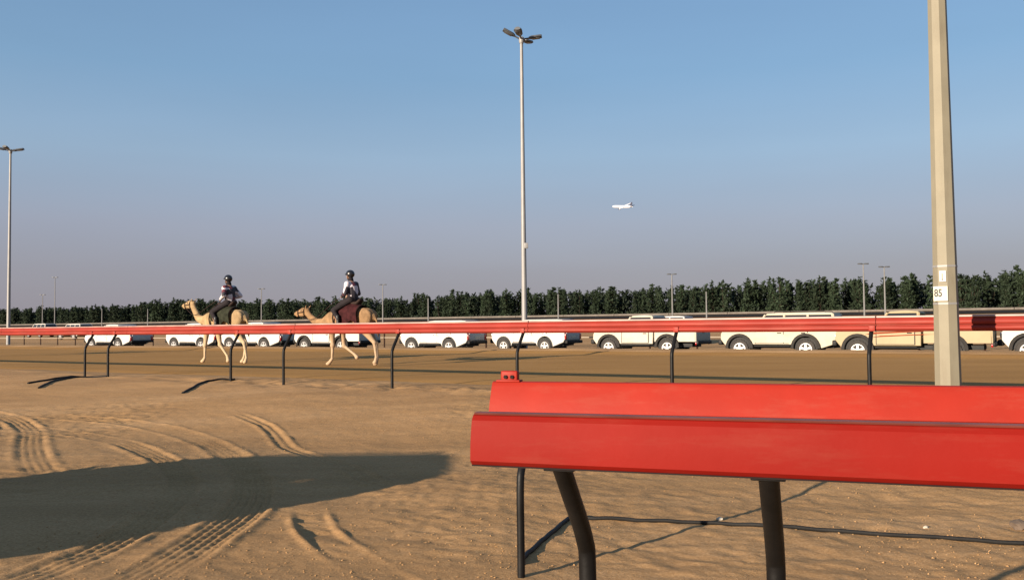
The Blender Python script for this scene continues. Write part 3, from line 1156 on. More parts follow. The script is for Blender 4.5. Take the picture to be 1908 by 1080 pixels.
put(cr, -58.9, 37.6, WHITE, 'white double cab pickup farthest left, leading the line of vehicles', 5.2)
put(sp, -49.9, 37.6, WHITE, 'white off-road car just ahead of the leading camel in frame', 4.7)
put(cr, -44.6, 37.6, WHITE, 'white double cab pickup behind the legs of the leading camel', 5.2)
put(pk, -38.2, 37.6, WHITE, 'white single cab pickup behind the legs of the camel with the maroon saddle', 4.95)
put(sp, -30.3, 37.6, WHITE, 'white off-road car between the right-hand camel and the tall lamp mast', 4.35).scale = (0.925, 0.96, 0.97)
put(sp, -25.6, 39.3, WHITE, 'white off-road car passing the foot of the tall lamp mast', 4.35).scale = (0.925, 0.96, 0.97)
put(pk, -18.8, 37.6, IVORY, 'ivory single cab pickup with dark wheel arches driving alone right of the mast', 4.95)
put(sv, -12.5, 37.0, (0.40, 0.365, 0.285), 'ivory boxy off-road car with dark wheel arches just ahead of the striped pickup', 4.75)
put(ps, -7.6, 35.7, CREAM, 'cream pickup with orange side stripes behind the numbered pole', 5.2)
put(sv, -2.15, 36.6, WHITE, 'white off-road car cut by the right edge of the photograph', 4.75)

print('vehicles done')

# a white car standing just left of the view; the low sun throws its long shadow across the sand
o = put(sp, 0, 0, WHITE, 'white off-road car parked left of the view, casting the long shadow on the sand', 4.7, group='parked vehicles')
o.location = (-8.2, 4.45, gz(-8.2, 4.45))
o.rotation_euler = (0, 0, math.radians(180))
# far parked cars whose roofs show over the rail
for k, (t, D, lb) in enumerate(((-118, 66, 'distant white car whose roof shows right of the maroon-saddled camel'),
                               (-100.5, 60, 'distant white car parked beyond the road right of the maroon-saddled camel'),
                               (-24.5, 52, 'distant white car whose roof shows beside the numbered pole'))):
    put(sp, t, D, WHITE, lb, 4.7, group='parked vehicles', z=float(base_h(np.array(float(D)))))


# ------------------------------------------------------------------ running rails
def sweep_x(bm, prof, x0, x1):
    """prof: closed (y, z) outline swept along local x"""
    a = [bm.verts.new((x0, y, z)) for y, z in prof]
    b = [bm.verts.new((x1, y, z)) for y, z in prof]
    n = len(prof)
    bm.faces.new(a)
    bm.faces.new(b[::-1])
    for i in range(n):
        bm.faces.new((a[i], b[i], b[(i + 1) % n], a[(i + 1) % n]))


def near_rail_prof(zt, h, tilt, th=0.075):
    """flattened extrusion: gently bowed camera-side face, rounded shoulders"""
    zb = zt - h
    P = []
    n = 10
    for i in range(n + 1):            # camera face, from bottom to top
        k = i / n
        P.append((-th / 2 - 0.004 * math.sin(PI * k) + tilt * k, zb + 0.012 + (h - 0.03) * k))
    P += [(-th / 2 + tilt + 0.010, zt - 0.006), (tilt - 0.004, zt), (th / 2 + tilt - 0.012, zt - 0.004), (th / 2 + tilt, zt - 0.016)]
    P += [(th / 2, zb + 0.014), (th / 2 - 0.012, zb), (-th / 2 + 0.012, zb)]
    return P


def gooseneck(bm, x, base_y, top_y, z0, ztop, r, seg=12, bend=0.36, zg=0.0):
    pts = [(x, base_y, z0 - 0.25), (x, base_y, z0 + 0.2), (x, base_y, ztop - bend - 0.12), (x, base_y + (top_y - base_y) * 0.12, ztop - bend),
           (x, base_y + (top_y - base_y) * 0.62, ztop - bend * 0.42), (x, top_y, ztop)]
    tube(bm, spline(pts, 5), r, seg)


# nearest rail (local x along the rail to the right, y away from the camera)
a1 = math.radians(19.0)
ra = empty('running_rail', (-0.113, 2.52, 0), -a1)
tag(ra, 'nearest red running rail, on thick curved black posts, at the lower right', 'rail', 'red running rails')
bm = bmesh.new()
sweep_x(bm, near_rail_prof(1.251, 0.141, 0.014, 0.054), 0, 2.6)
build('rail_section', bm, 'redface', ra, 20)
bm = bmesh.new()
sweep_x(bm, near_rail_prof(1.251, 0.141, 0.014, 0.054), 2.604, 4.4)
build('rail_section', bm, 'redface', ra, 20)
bm = bmesh.new()
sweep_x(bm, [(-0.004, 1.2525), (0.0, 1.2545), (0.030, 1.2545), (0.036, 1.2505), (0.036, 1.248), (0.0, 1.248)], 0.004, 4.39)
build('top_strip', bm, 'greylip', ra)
bm = bmesh.new()
sweep_x(bm, [(-0.021, 1.107), (-0.021, 1.1105), (0.021, 1.1105), (0.021, 1.107)], 0.002, 4.39)
build('bottom_strip', bm, 'bolt', ra)
for k, x in enumerate((0.250, 0.80, 2.7)):
    bm = bmesh.new()
    wp = ra.matrix_basis @ Vector((x, 0.3, 0))
    gooseneck(bm, x, 0.30, 0.014, gz(wp.x, wp.y), 1.118, 0.0266, 16, 0.26)
    p = build('post', bm, 'post', ra, 40)
    bm = bmesh.new()
    box(bm, (x, 0.014, 1.104), (0.086, 0.045, 0.009), 0.003)
    build('post_plate', bm, 'post', p)

# second rail just behind it, overhanging the other way
a2 = math.radians(18.0)
rb = empty('running_rail', (-0.146, 5.75, 0), -a2)
tag(rb, 'brighter red running rail just behind the nearest one, with a bolted red bracket', 'rail', 'red running rails')
bm = bmesh.new()
sweep_x(bm, near_rail_prof(1.136, 0.20, 0.07), 0, 4.0)
build('rail_section', bm, 'red', rb, 20)
bm = bmesh.new()
sweep_x(bm, near_rail_prof(1.136, 0.20, 0.07), 4.005, 6.0)
build('rail_section', bm, 'red', rb, 20)
for x in (0.30, 3.1):
    bm = bmesh.new()
    wp = rb.matrix_basis @ Vector((x, -0.3, 0))
    gooseneck(bm, x, -0.33, 0.03, gz(wp.x, wp.y), 0.95, 0.0235, 12, 0.30)
    build('post', bm, 'post', rb, 40)
bm = bmesh.new()
box(bm, (0.105, 0.09, 1.165), (0.115, 0.05, 0.075), 0.010, None, 3)
box(bm, (0.105, 0.075, 1.138), (0.16, 0.075, 0.014), 0.004)
bk = build('bracket', bm, 'red', rb)
for dx in (-0.022, 0.022):
    bm = bmesh.new()
    lathe(bm, [(0.013, -0.004), (0.013, 0.006), (0.008, 0.010)], 6, 'Y', (0.105 + dx, 0.058, 1.163))
    build('bolt', bm, 'bolt', bk)

# long rail along the near side of the track
rc = empty('running_rail', W(-8.2, 13.2, 0), -TH)
tag(rc, 'long red running rail in front of the camels, spanning the whole picture', 'rail', 'red running rails')
T0 = -8.2
RT = 1.555


def mid_prof():
    P = []
    # camera side: two bulges with a groove between, pale strip painting the highlight goes on top
    for i in range(7):
        k = i / 6
        P.append((0.085 - 0.030 * math.sin(PI * k) - 0.025 * k, RT - 0.195 + 0.072 * k))
    P.append((0.088, RT - 0.118))
    P.append((0.086, RT - 0.108))
    for i in range(7):
        k = i / 6
        P.append((0.058 - 0.026 * math.sin(PI * k) + 0.035 * k, RT - 0.100 + 0.086 * k))
    P += [(0.10, RT - 0.004), (0.125, RT), (0.15, RT - 0.008), (0.16, RT - 0.03), (0.15, RT - 0.18), (0.13, RT - 0.20), (0.095, RT - 0.20)]
    return P


joints = [-95.0] + [-2.34 - 5.72 * k for k in range(8, -1, -1)] + [3.4, 9.0]
for i in range(len(joints) - 1):
    bm = bmesh.new()
    sweep_x(bm, mid_prof(), joints[i] - T0 + 0.004, joints[i + 1] - T0 - 0.004)
    build('rail_section', bm, 'redmid', rc, 40)
    bm = bmesh.new()
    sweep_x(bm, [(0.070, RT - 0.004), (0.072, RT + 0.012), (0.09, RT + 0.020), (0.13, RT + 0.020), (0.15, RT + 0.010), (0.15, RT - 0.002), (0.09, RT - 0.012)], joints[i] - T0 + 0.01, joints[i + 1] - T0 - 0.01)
    build('top_highlight', bm, 'liphighlight', rc)  # added strip, paints the sunlit highlight along the top
posts = [-20.99, -20.03, -15.57, -13.94, -11.01, -8.19, -5.33, -2.41, 0.5, 3.4]
for t in posts:
    x = t - T0
    bm = bmesh.new()
    zg = gzt(t, 13.0)
    gooseneck(bm, x, -0.10, 0.12, zg, RT - 0.185, 0.029, 10, 0.30)
    p = build('post', bm, 'post', rc, 40)
    bm = bmesh.new()
    box(bm, (x + 0.02, 0.055, RT - 0.155), (0.09, 0.05, 0.085), 0.012)
    build('clamp', bm, 'redmid', p)
# far rail / fence beyond the road
rd = empty('post_and_rail_fence', W(-40, 47.5, 0.09), -TH)
tag(rd, 'low weathered fence beyond the road, glimpsed under the red rail', 'fence')
bm = bmesh.new()
tube(bm, [(-70, 0, 0.62), (75, 0, 0.62)], 0.04, 6)
build('fence_rail', bm, 'paleedge', rd)
bm = bmesh.new()
tube(bm, [(-70, 0.02, 0.98), (75, 0.02, 0.98)], 0.035, 6)
build('fence_rail', bm, 'brownbox', rd)
bm = bmesh.new()
tube(bm, [(0, 0, -0.3), (0, 0, 1.12)], 0.055, 6)
fp = build('fence_post', bm, 'brownbox', rd)
fp.location.x = -69
for k in range(1, 51):
    c = fp.copy()
    col.objects.link(c)
    c.parent = rd
    c.location.x = -69 + 2.85 * k


# hoses lying on the sand
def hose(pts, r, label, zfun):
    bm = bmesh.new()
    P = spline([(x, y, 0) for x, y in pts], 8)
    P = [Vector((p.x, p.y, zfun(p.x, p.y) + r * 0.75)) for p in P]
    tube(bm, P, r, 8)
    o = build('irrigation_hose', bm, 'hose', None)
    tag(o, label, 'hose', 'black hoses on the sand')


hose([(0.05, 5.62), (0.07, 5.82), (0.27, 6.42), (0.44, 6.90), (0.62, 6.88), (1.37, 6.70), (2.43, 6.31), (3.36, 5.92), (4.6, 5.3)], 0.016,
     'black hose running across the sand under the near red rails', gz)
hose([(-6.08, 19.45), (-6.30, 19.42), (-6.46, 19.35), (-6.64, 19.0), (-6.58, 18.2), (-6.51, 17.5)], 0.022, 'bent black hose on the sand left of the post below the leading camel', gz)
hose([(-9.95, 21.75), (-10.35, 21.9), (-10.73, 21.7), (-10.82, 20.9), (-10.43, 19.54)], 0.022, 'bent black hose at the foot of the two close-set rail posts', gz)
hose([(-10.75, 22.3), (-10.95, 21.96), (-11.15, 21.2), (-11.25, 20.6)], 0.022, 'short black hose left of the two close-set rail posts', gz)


def stone(x, y, s, mat, label):
    rs = np.random.RandomState(int(x * 100) % 97)
    bm = bmesh.new()
    bmesh.ops.create_icosphere(bm, subdivisions=2, radius=1)
    for v in bm.verts:
        v.co *= 0.8 + 0.4 * rs.rand()
        v.co = Vector((v.co.x * s, v.co.y * s * 0.8, v.co.z * s * 0.6))
    o = build('stone', bm, mat)
    o.location = (x, y, gz(x, y) + s * 0.3)
    tag(o, label, 'stone', 'stones on the sand')


stone(1.56, 6.80, 0.028, 'stone', 'small white stone touching the black hose')
stone(2.98, 6.48, 0.020, 'stone', 'tiny pale stone beyond the black hose near the right edge')
stone(3.62, 6.40, 0.07, 'stonedark', 'dark brown stone at the right edge beyond the hose')


# ------------------------------------------------------------------ lamp masts
def luminaire(root, az, tilt, reach, z, r0=0.12):
    d = Vector((math.cos(az), math.sin(az), 0))
    side = Vector((-d.y, d.x, 0))
    ax = (d * math.cos(tilt) + Vector((0, 0, math.sin(tilt)))).normalized()
    nrm = side.cross(ax) * -1
    rot = Matrix((ax, side, ax.cross(side))).transposed().to_quaternion()
    bm = bmesh.new()
    o = d * r0 + Vector((0, 0, z))
    tube(bm, [o, o + ax * (reach * 0.45)], 0.05, 8)
    arm = build('lamp_arm', bm, 'lamp', root)
    bm = bmesh.new()
    c = o + ax * (reach * 0.68)
    vs = [(-0.42, 0.13, 0.05), (-0.30, 0.20, 0.10), (0.20, 0.25, 0.12), (0.40, 0.20, 0.07)]
    prof = [(-reach * 0.36, 0.10), (-reach * 0.22, 0.19), (reach * 0.22, 0.24), (reach * 0.34, 0.17)]
    top = []
    for s in (1, -1):
        pass
    rings = []
    for (x, w) in prof:
        ring = []
        for k in range(10):
            a = 2 * PI * k / 10
            h = 0.13 if math.sin(a) > 0 else 0.06
            ring.append(bm.verts.new(c + rot @ Vector((x, w * math.cos(a), h * math.sin(a) * (0.7 if w < 0.12 else 1)))))
        rings.append(ring)
    for q0, q1 in zip(rings, rings[1:]):
        for k in range(10):
            bm.faces.new((q0[k], q0[(k + 1) % 10], q1[(k + 1) % 10], q1[k]))
    bm.faces.new(rings[0])
    bm.faces.new(rings[-1])
    h = build('lamp_head', bm, 'lamp', root, 40)
    bm = bmesh.new()
    box(bm, c + rot @ Vector((reach * 0.02, 0, -0.062)), (reach * 0.42, 0.30, 0.02), 0.006, rot.to_euler())
    build('lamp_lens', bm, 'lampglass', h)


def mast(name, loc, H, r0, r1, lums, label, mat='galv', seg=12, group=None, rz=0.0, reach=1.05, box_z=None):
    root = empty(name, loc)
    tag(root, label, 'light pole', group)
    bm = bmesh.new()
    P, R = [], []
    for i in range(9):
        k = i / 8
        P.append((0, 0, -0.4 + (H + 0.4) * k))
        R.append(r0 + (r1 - r0) * k)
    tube(bm, P, R, seg)
    pole = build('pole', bm, mat, root, 60 if seg > 8 else None)
    if rz:
        pole.rotation_euler.z = rz
    bm = bmesh.new()
    lathe(bm, [(r1 * 1.3, H - 0.25), (r1 * 1.7, H - 0.15), (r1 * 1.7, H + 0.08), (r1 * 0.8, H + 0.14)], 12, 'Z')
    build('pole_cap', bm, 'galv', root)
    for az, tl in lums:
        luminaire(root, math.radians(az), math.radians(tl), reach, H, r1)
    if box_z:
        bm = bmesh.new()
        box(bm, (r0 * 0.8, -0.08, box_z), (0.22, 0.16, 0.3), 0.02)
        build('cable_box', bm, mat, pole)
    return root


LUM = [(192, 26), (258, 12), (-8, 4), (62, 6)]
mast('lamp_mast', W(-25.75, 42.0, -0.2), 17.75, 0.165, 0.085, LUM, 'tall pale lamp mast with four lamps rising behind the convoy in the middle', group='lamp masts', box_z=6.1)
mast('lamp_mast', W(-78.75, 42.0, -0.2), 17.5, 0.165, 0.085, [(190, 12), (95, 14), (0, 6), (-85, 8)], 'tall lamp mast at the left edge of the photograph', group='lamp masts')

# numbered octagonal pole at the right
PX, PY = 5.31, 10.84
yaw_cam = math.atan2(-PY, -PX)                 # towards the camera
fac = yaw_cam - math.radians(13)               # facing of the broad facet
pl = mast('numbered_pole', (PX, PY, gz(PX, PY)), 12.4, 0.145 / math.cos(PI / 8), 0.044, [(200, 10), (20, 10)],
          'thick cream octagonal pole at the right bearing a white number plate', 'cream', 8, 'lamp masts')
poleobj = [c for c in pl.children if c.name.startswith('pole') and 'cap' not in c.name][0]
# octagon corners are spaced 45 degrees; turn the pole so a facet faces 'fac'
v0 = poleobj.data.vertices[0].co
poleobj.rotation_euler.z = fac + PI / 8 - math.atan2(v0.y, v0.x)


def on_facet(z, out):
    r = 0.145 - 0.0082 * (z + pl.location.z) + out
    return Vector((math.cos(fac) * r, math.sin(fac) * r, z))


frot = Matrix(((-math.sin(fac), 0, math.cos(fac)), (math.cos(fac), 0, math.sin(fac)), (0, 1, 0))).to_4x4()  # x: right when seen, y: up, z: out
gzp = pl.location.z


def plate(name, zc, w, h, xoff):
    bm = bmesh.new()
    box(bm, (xoff, 0, 0), (w, h, 0.006), 0.002, None, 1)
    bm.transform(Matrix.Translation(on_facet(zc - gzp, 0.012)) @ frot)
    return build(name, bm, 'plate', pl)


def text_mesh(name, txt, size, mtx, parent, mat='ink'):
    cu = bpy.data.curves.new('txt', 'FONT')
    cu.body = txt
    cu.size = size
    cu.extrude = 0.0012
    cu.align_x = 'CENTER'
    cu.align_y = 'CENTER'
    cu.offset = 0.0035
    to = bpy.data.objects.new('txt', cu)
    col.objects.link(to)
    dg = bpy.context.evaluated_depsgraph_get()
    me = bpy.data.meshes.new_from_object(to.evaluated_get(dg))
    bpy.data.objects.remove(to)
    me.transform(mtx)
    me.materials.clear()
    return link(name, me, mat, parent)


p1 = plate('number_plate', 1.825, 0.162, 0.178, -0.024)
text_mesh('number_85', '85', 0.128, Matrix.Translation(on_facet(1.83 - gzp, 0.018)) @ frot @ Matrix.Translation((-0.050, 0, 0)) @ Matrix.Diagonal((0.72, 1, 1, 1)), p1)
p2 = plate('small_plate', 2.036, 0.078, 0.135, 0.004)
bm = bmesh.new()
box(bm, (0.0, 0.0, 0), (0.007, 0.075, 0.003))
ball(bm, (0.0, -0.042, 0), (0.008, 0.008, 0.003), 8, 6)
bm.transform(Matrix.Translation(on_facet(2.036 - gzp, 0.0175)) @ frot)
build('plate_mark', bm, 'ink', p2)
for z in (2.16, 1.705):
    bm = bmesh.new()
    tube(bm, [(math.cos(fac - PI / 2 + i * PI / 4) * 0, 0, 0) for i in ()] or [(0, 0, z - gzp - 0.012), (0, 0, z - gzp + 0.012)], (0.145 - 0.0082 * z) / math.cos(PI / 8) + 0.003, 8)
    b = build('clamp_band', bm, 'galv', pl, None)
    v0 = b.data.vertices[0].co
    b.rotation_euler.z = fac + PI / 8 - math.atan2(v0.y, v0.x)

# slim lamp posts in front of the wood
FAR = [(-22.5, 6.9, 'slim lamp post before the wood, taller of the pair left of the numbered pole'),
       (-20.0, 6.4, 'slim lamp post before the wood, shorter of the pair left of the numbered pole'),
       (-48.6, 6.6, 'slim lamp post before the wood above the lone ivory pickup'),
       (-43.5, 4.0, 'short slim post before the wood right of the lone ivory pickup'),
       (-92.8, 4.3, 'short slim post before the wood left of the tall mast'),
       (-102.9, 6.9, 'slim lamp post standing right of the rider with the maroon saddle'),
       (-133.8, 7.1, 'slim lamp post standing between the two riders'),
       (-185.9, 4.2, 'short slim post before the wood left of the leading camel'),
       (-204.7, 12.0, 'tallest slim lamp post before the wood, near the left edge'),
       (-209.9, 8.0, 'slim lamp post just left of the tallest one near the left edge'),
       (-67.4, 4.3, 'short slim post before the wood just right of the tall mast'),
       (-169.3, 3.9, 'short slim post before the wood, nearest left of the leading camel')]
for t, h, lb in FAR:
    z = float(base_h(np.array(120.0)))
    root = empty('slim_lamp_post', W(t, 120, z))
    tag(root, lb, 'lamp post', 'slim lamp posts before the wood')
    bm = bmesh.new()
    tube(bm, [(0, 0, -0.3), (0, 0, h)], [0.12, 0.075], 8)
    build('pole', bm, 'farpost', root)
    if h > 6:
        bm = bmesh.new()
        for s in (-1, 1):
            box(bm, (s * 0.42, 0, h + 0.06), (0.55, 0.30, 0.16), 0.05)
        box(bm, (0, 0, h + 0.02), (0.5, 0.12, 0.10))
        build('lamp_head', bm, 'lamp', root)


# ------------------------------------------------------------------ camels (local +x forward, +y left = camera side)
def camel(pose, coat, cloth, label, loc, sc=1.0):
    root = empty('camel', loc, HEAD)
    root.scale = (sc, sc, sc)
    tag(root, label, 'camel', 'racing camels')
    bm = bmesh.new()
    chain(bm, [(0.60, 0, 1.33), (0.30, 0, 1.36), (-0.05, 0, 1.40), (-0.42, 0, 1.43), (-0.72, 0, 1.44)], [0.29, 0.315, 0.30, 0.25, 0.255], 0.78)
    chain(bm, [(0.52, 0, 1.48), (0.25, 0, 1.56), (-0.02, 0, 1.62), (-0.35, 0, 1.55), (-0.72, 0, 1.50), (-0.86, 0, 1.42)], [0.19, 0.18, 0.20, 0.17, 0.19, 0.16], 0.8)
    chain(bm, [(0.02, 0, 1.62), (-0.04, 0, 1.74)], [0.19, 0.12], 0.75)
    chain(bm, [(0.70, 0, 1.16), (0.80, 0, 1.30)], [0.16, 0.20], 0.8)                      # brisket
    nk = pose['neck']
    chain(bm, nk, [0.215, 0.155, 0.125, 0.105, 0.098], 0.82, 0.3)
    hd = Vector(nk[-1])
    f = Vector((math.cos(pose['head']), 0, math.sin(pose['head'])))
    up = Vector((-f.z, 0, f.x))
    H = lambda a, b, y=0: hd + f * a + up * b + Vector((0, y, 0))
    chain(bm, [H(-0.02, 0.03), H(0.12, 0.035), H(0.26, 0.0), H(0.40, -0.035), H(0.47, -0.05)], [0.112, 0.108, 0.085, 0.072, 0.058], 0.8, 0.3)
    chain(bm, [H(0.05, -0.05), H(0.25, -0.075), H(0.41, -0.10)], [0.085, 0.065, 0.045], 0.75, 0.3)   # jaw
    chain(bm, [H(0.13, 0.09, 0.055), H(0.18, 0.075, 0.06)], [0.03, 0.025])                # brows
    chain(bm, [H(0.13, 0.09, -0.055), H(0.18, 0.075, -0.06)], [0.03, 0.025])
    for s in (-1, 1):
        chain(bm, [H(-0.03, 0.10, s * 0.07), H(-0.08, 0.19, s * 0.10)], [0.028, 0.016])   # ears
    for s, key in ((1, 'fl'), (-1, 'fr')):
        k = pose[key]                                  # elbow, knee, fetlock, toe as (x, z)
        y = s * 0.155
        pts = [(0.58, y * 0.8, 1.36), (k[0][0], y, k[0][1]), (k[1][0], y * 1.02, k[1][1]), (k[2][0], y, k[2][1]), (k[3][0], y, k[3][1])]
        chain(bm, pts[:2], [0.185, 0.12], 0.62, 0.3)
        chain(bm, pts[1:3], [0.115, 0.062], 0.9, 0.3)
        chain(bm, [pts[2], pts[2]], [0.083, 0.083])
        chain(bm, pts[2:4], [0.054, 0.038], 1, 0.3)
        chain(bm, pts[3:5], [0.047, 0.060], 1, 0.3)
        a, b = Vector(pts[3]), Vector(pts[4])
        d = (b - a).normalized()
        chain(bm, [b, b + Vector((0.05, 0, 0)) + d * 0.02], [0.062, 0.05], 1.15)
    for s, key in ((1, 'hl'), (-1, 'hr')):
        k = pose[key]                                  # stifle, hock, fetlock, toe
        y = s * 0.15
        pts = [(-0.74, y * 0.75, 1.44), (k[0][0], y, k[0][1]), (k[1][0], y * 0.95, k[1][1]), (k[2][0], y * 0.95, k[2][1]), (k[3][0], y * 0.95, k[3][1])]
        chain(bm, pts[:2], [0.235, 0.15], 0.62, 0.3)
        chain(bm, pts[1:3], [0.135, 0.062], 0.85, 0.3)
        chain(bm, [pts[2], pts[2]], [0.07, 0.07])
        chain(bm, pts[2:4], [0.055, 0.040], 1, 0.3)
        chain(bm, pts[3:5], [0.046, 0.058], 1, 0.3)
        a, b = Vector(pts[3]), Vector(pts[4])
        d = (b - a).normalized()
        chain(bm, [b, b + Vector((0.05, 0, 0)) + d * 0.02], [0.060, 0.048], 1.15)
    chain(bm, [(-0.97, 0, 1.45), (-1.06, 0, 1.30), (-1.10, 0, 1.05)], [0.045, 0.030, 0.018], 1, 0.5)
    fuse('body', bm, coat, root, 0.019, 7)
    bm = bmesh.new()
    tube(bm, spline([(-1.10, 0, 1.07), (-1.12, 0.01, 0.95), (-1.13, 0, 0.84)], 4), [0.022, 0.03, 0.035, 0.04, 0.04, 0.034, 0.026, 0.016, 0.006], 8)
    build('tail_tuft', bm, 'hair', root)
    for s in (-1, 1):
        bm = bmesh.new()
        ball(bm, H(0.155, 0.055, s * 0.085), 0.02, 10, 8)
        build('eye', bm, 'eye', root)
    # halter
    bm = bmesh.new()

    def loop(c, ax, r, ry, th):
        a, b = ax.cross(Vector((0, 1, 0))).normalized(), Vector((0, 1, 0))
        P = [c + a * math.cos(2 * PI * i / 18) * r + b * math.sin(2 * PI * i / 18) * ry for i in range(19)]
        tube(bm, P, th, 6, False)
    loop(H(0.30, -0.03), f, 0.115, 0.082, 0.013)
    loop(H(0.03, 0.0), (f * 0.9 + up * 0.1).normalized(), 0.145, 0.105, 0.013)
    for s in (-1, 1):
        tube(bm, [H(0.30, -0.02, s * 0.083), H(0.03, 0.0, s * 0.106)], 0.012, 6)
    ha = build('halter', bm, 'strap', root)
    bm = bmesh.new()
    for s in (-1, 1):
        tube(bm, spline([H(0.28, -0.12, s * 0.05), Vector(nk[2]) + Vector((0.0, s * 0.13, 0.10)), (0.55, s * 0.12, 1.86), (0.27, s * 0.10, 2.0)], 5), 0.008, 5)
    build('reins', bm, 'strap', ha)
    # saddle cloth hugging the back and flanks
    bm = bmesh.new()
    nx, na = 9, 15
    rows = []
    for i in range(nx):
        k = i / (nx - 1)
        x = 0.34 - 0.86 * k
        row = []
        dro = 1.22 + 0.09 * math.sin(k * PI * 3 + 1) + 0.10 * abs(k - 0.45)
        for j in range(na):
            a = -1 + 2 * j / (na - 1)
            top = 1.90 - 0.12 * abs(x + 0.02) * 2
            ang = a * PI * 0.62
            y = math.sin(ang) * 0.305 * (1 + 0.06 * math.sin(7 * k + 3 * a))
            z = 1.46 + (top - 1.46) * math.cos(ang) if abs(ang) < PI / 2 else 1.46 + (dro - 1.46) * min(1, (abs(ang) - PI / 2) / (PI * 0.12))
            row.append((x + 0.02 * math.sin(5 * a), y, z))
        rows.append(row)
    for inner in (0, 1):
        g = [[bm.verts.new((p[0], p[1] * (1 - 0.06 * inner), p[2] - 0.02 * inner * (1 if abs(j - 7) < 5 else 0))) for j, p in enumerate(r)] for r in rows]
        for i in range(nx - 1):
            for j in range(na - 1):
                bm.faces.new((g[i][j], g[i][j + 1], g[i + 1][j + 1], g[i + 1][j]))
    sc_ = build('saddle_cloth', bm, cloth, root, 60)
    for x in (0.40, -0.50):
        bm = bmesh.new()
        P = []
        for i in range(25):
            a = 2 * PI * i / 24
            zc = 1.42 if x > 0 else 1.47
            rz_ = 0.345 if x > 0 else 0.30
            P.append((x, math.sin(a) * 0.285, zc + math.cos(a) * rz_))
        tube(bm, P, 0.022, 6, False)
        build('girth_strap', bm, 'strap', sc_)
    bm = bmesh.new()
    chain(bm, [(0.22, 0, 1.90), (0.0, 0, 1.86), (-0.35, 0, 1.83), (-0.46, 0, 1.93)], [0.05, 0.065, 0.065, 0.05], 2.2)
    fuse('saddle', bm, 'strap', root, 0.018, 4)
    return root


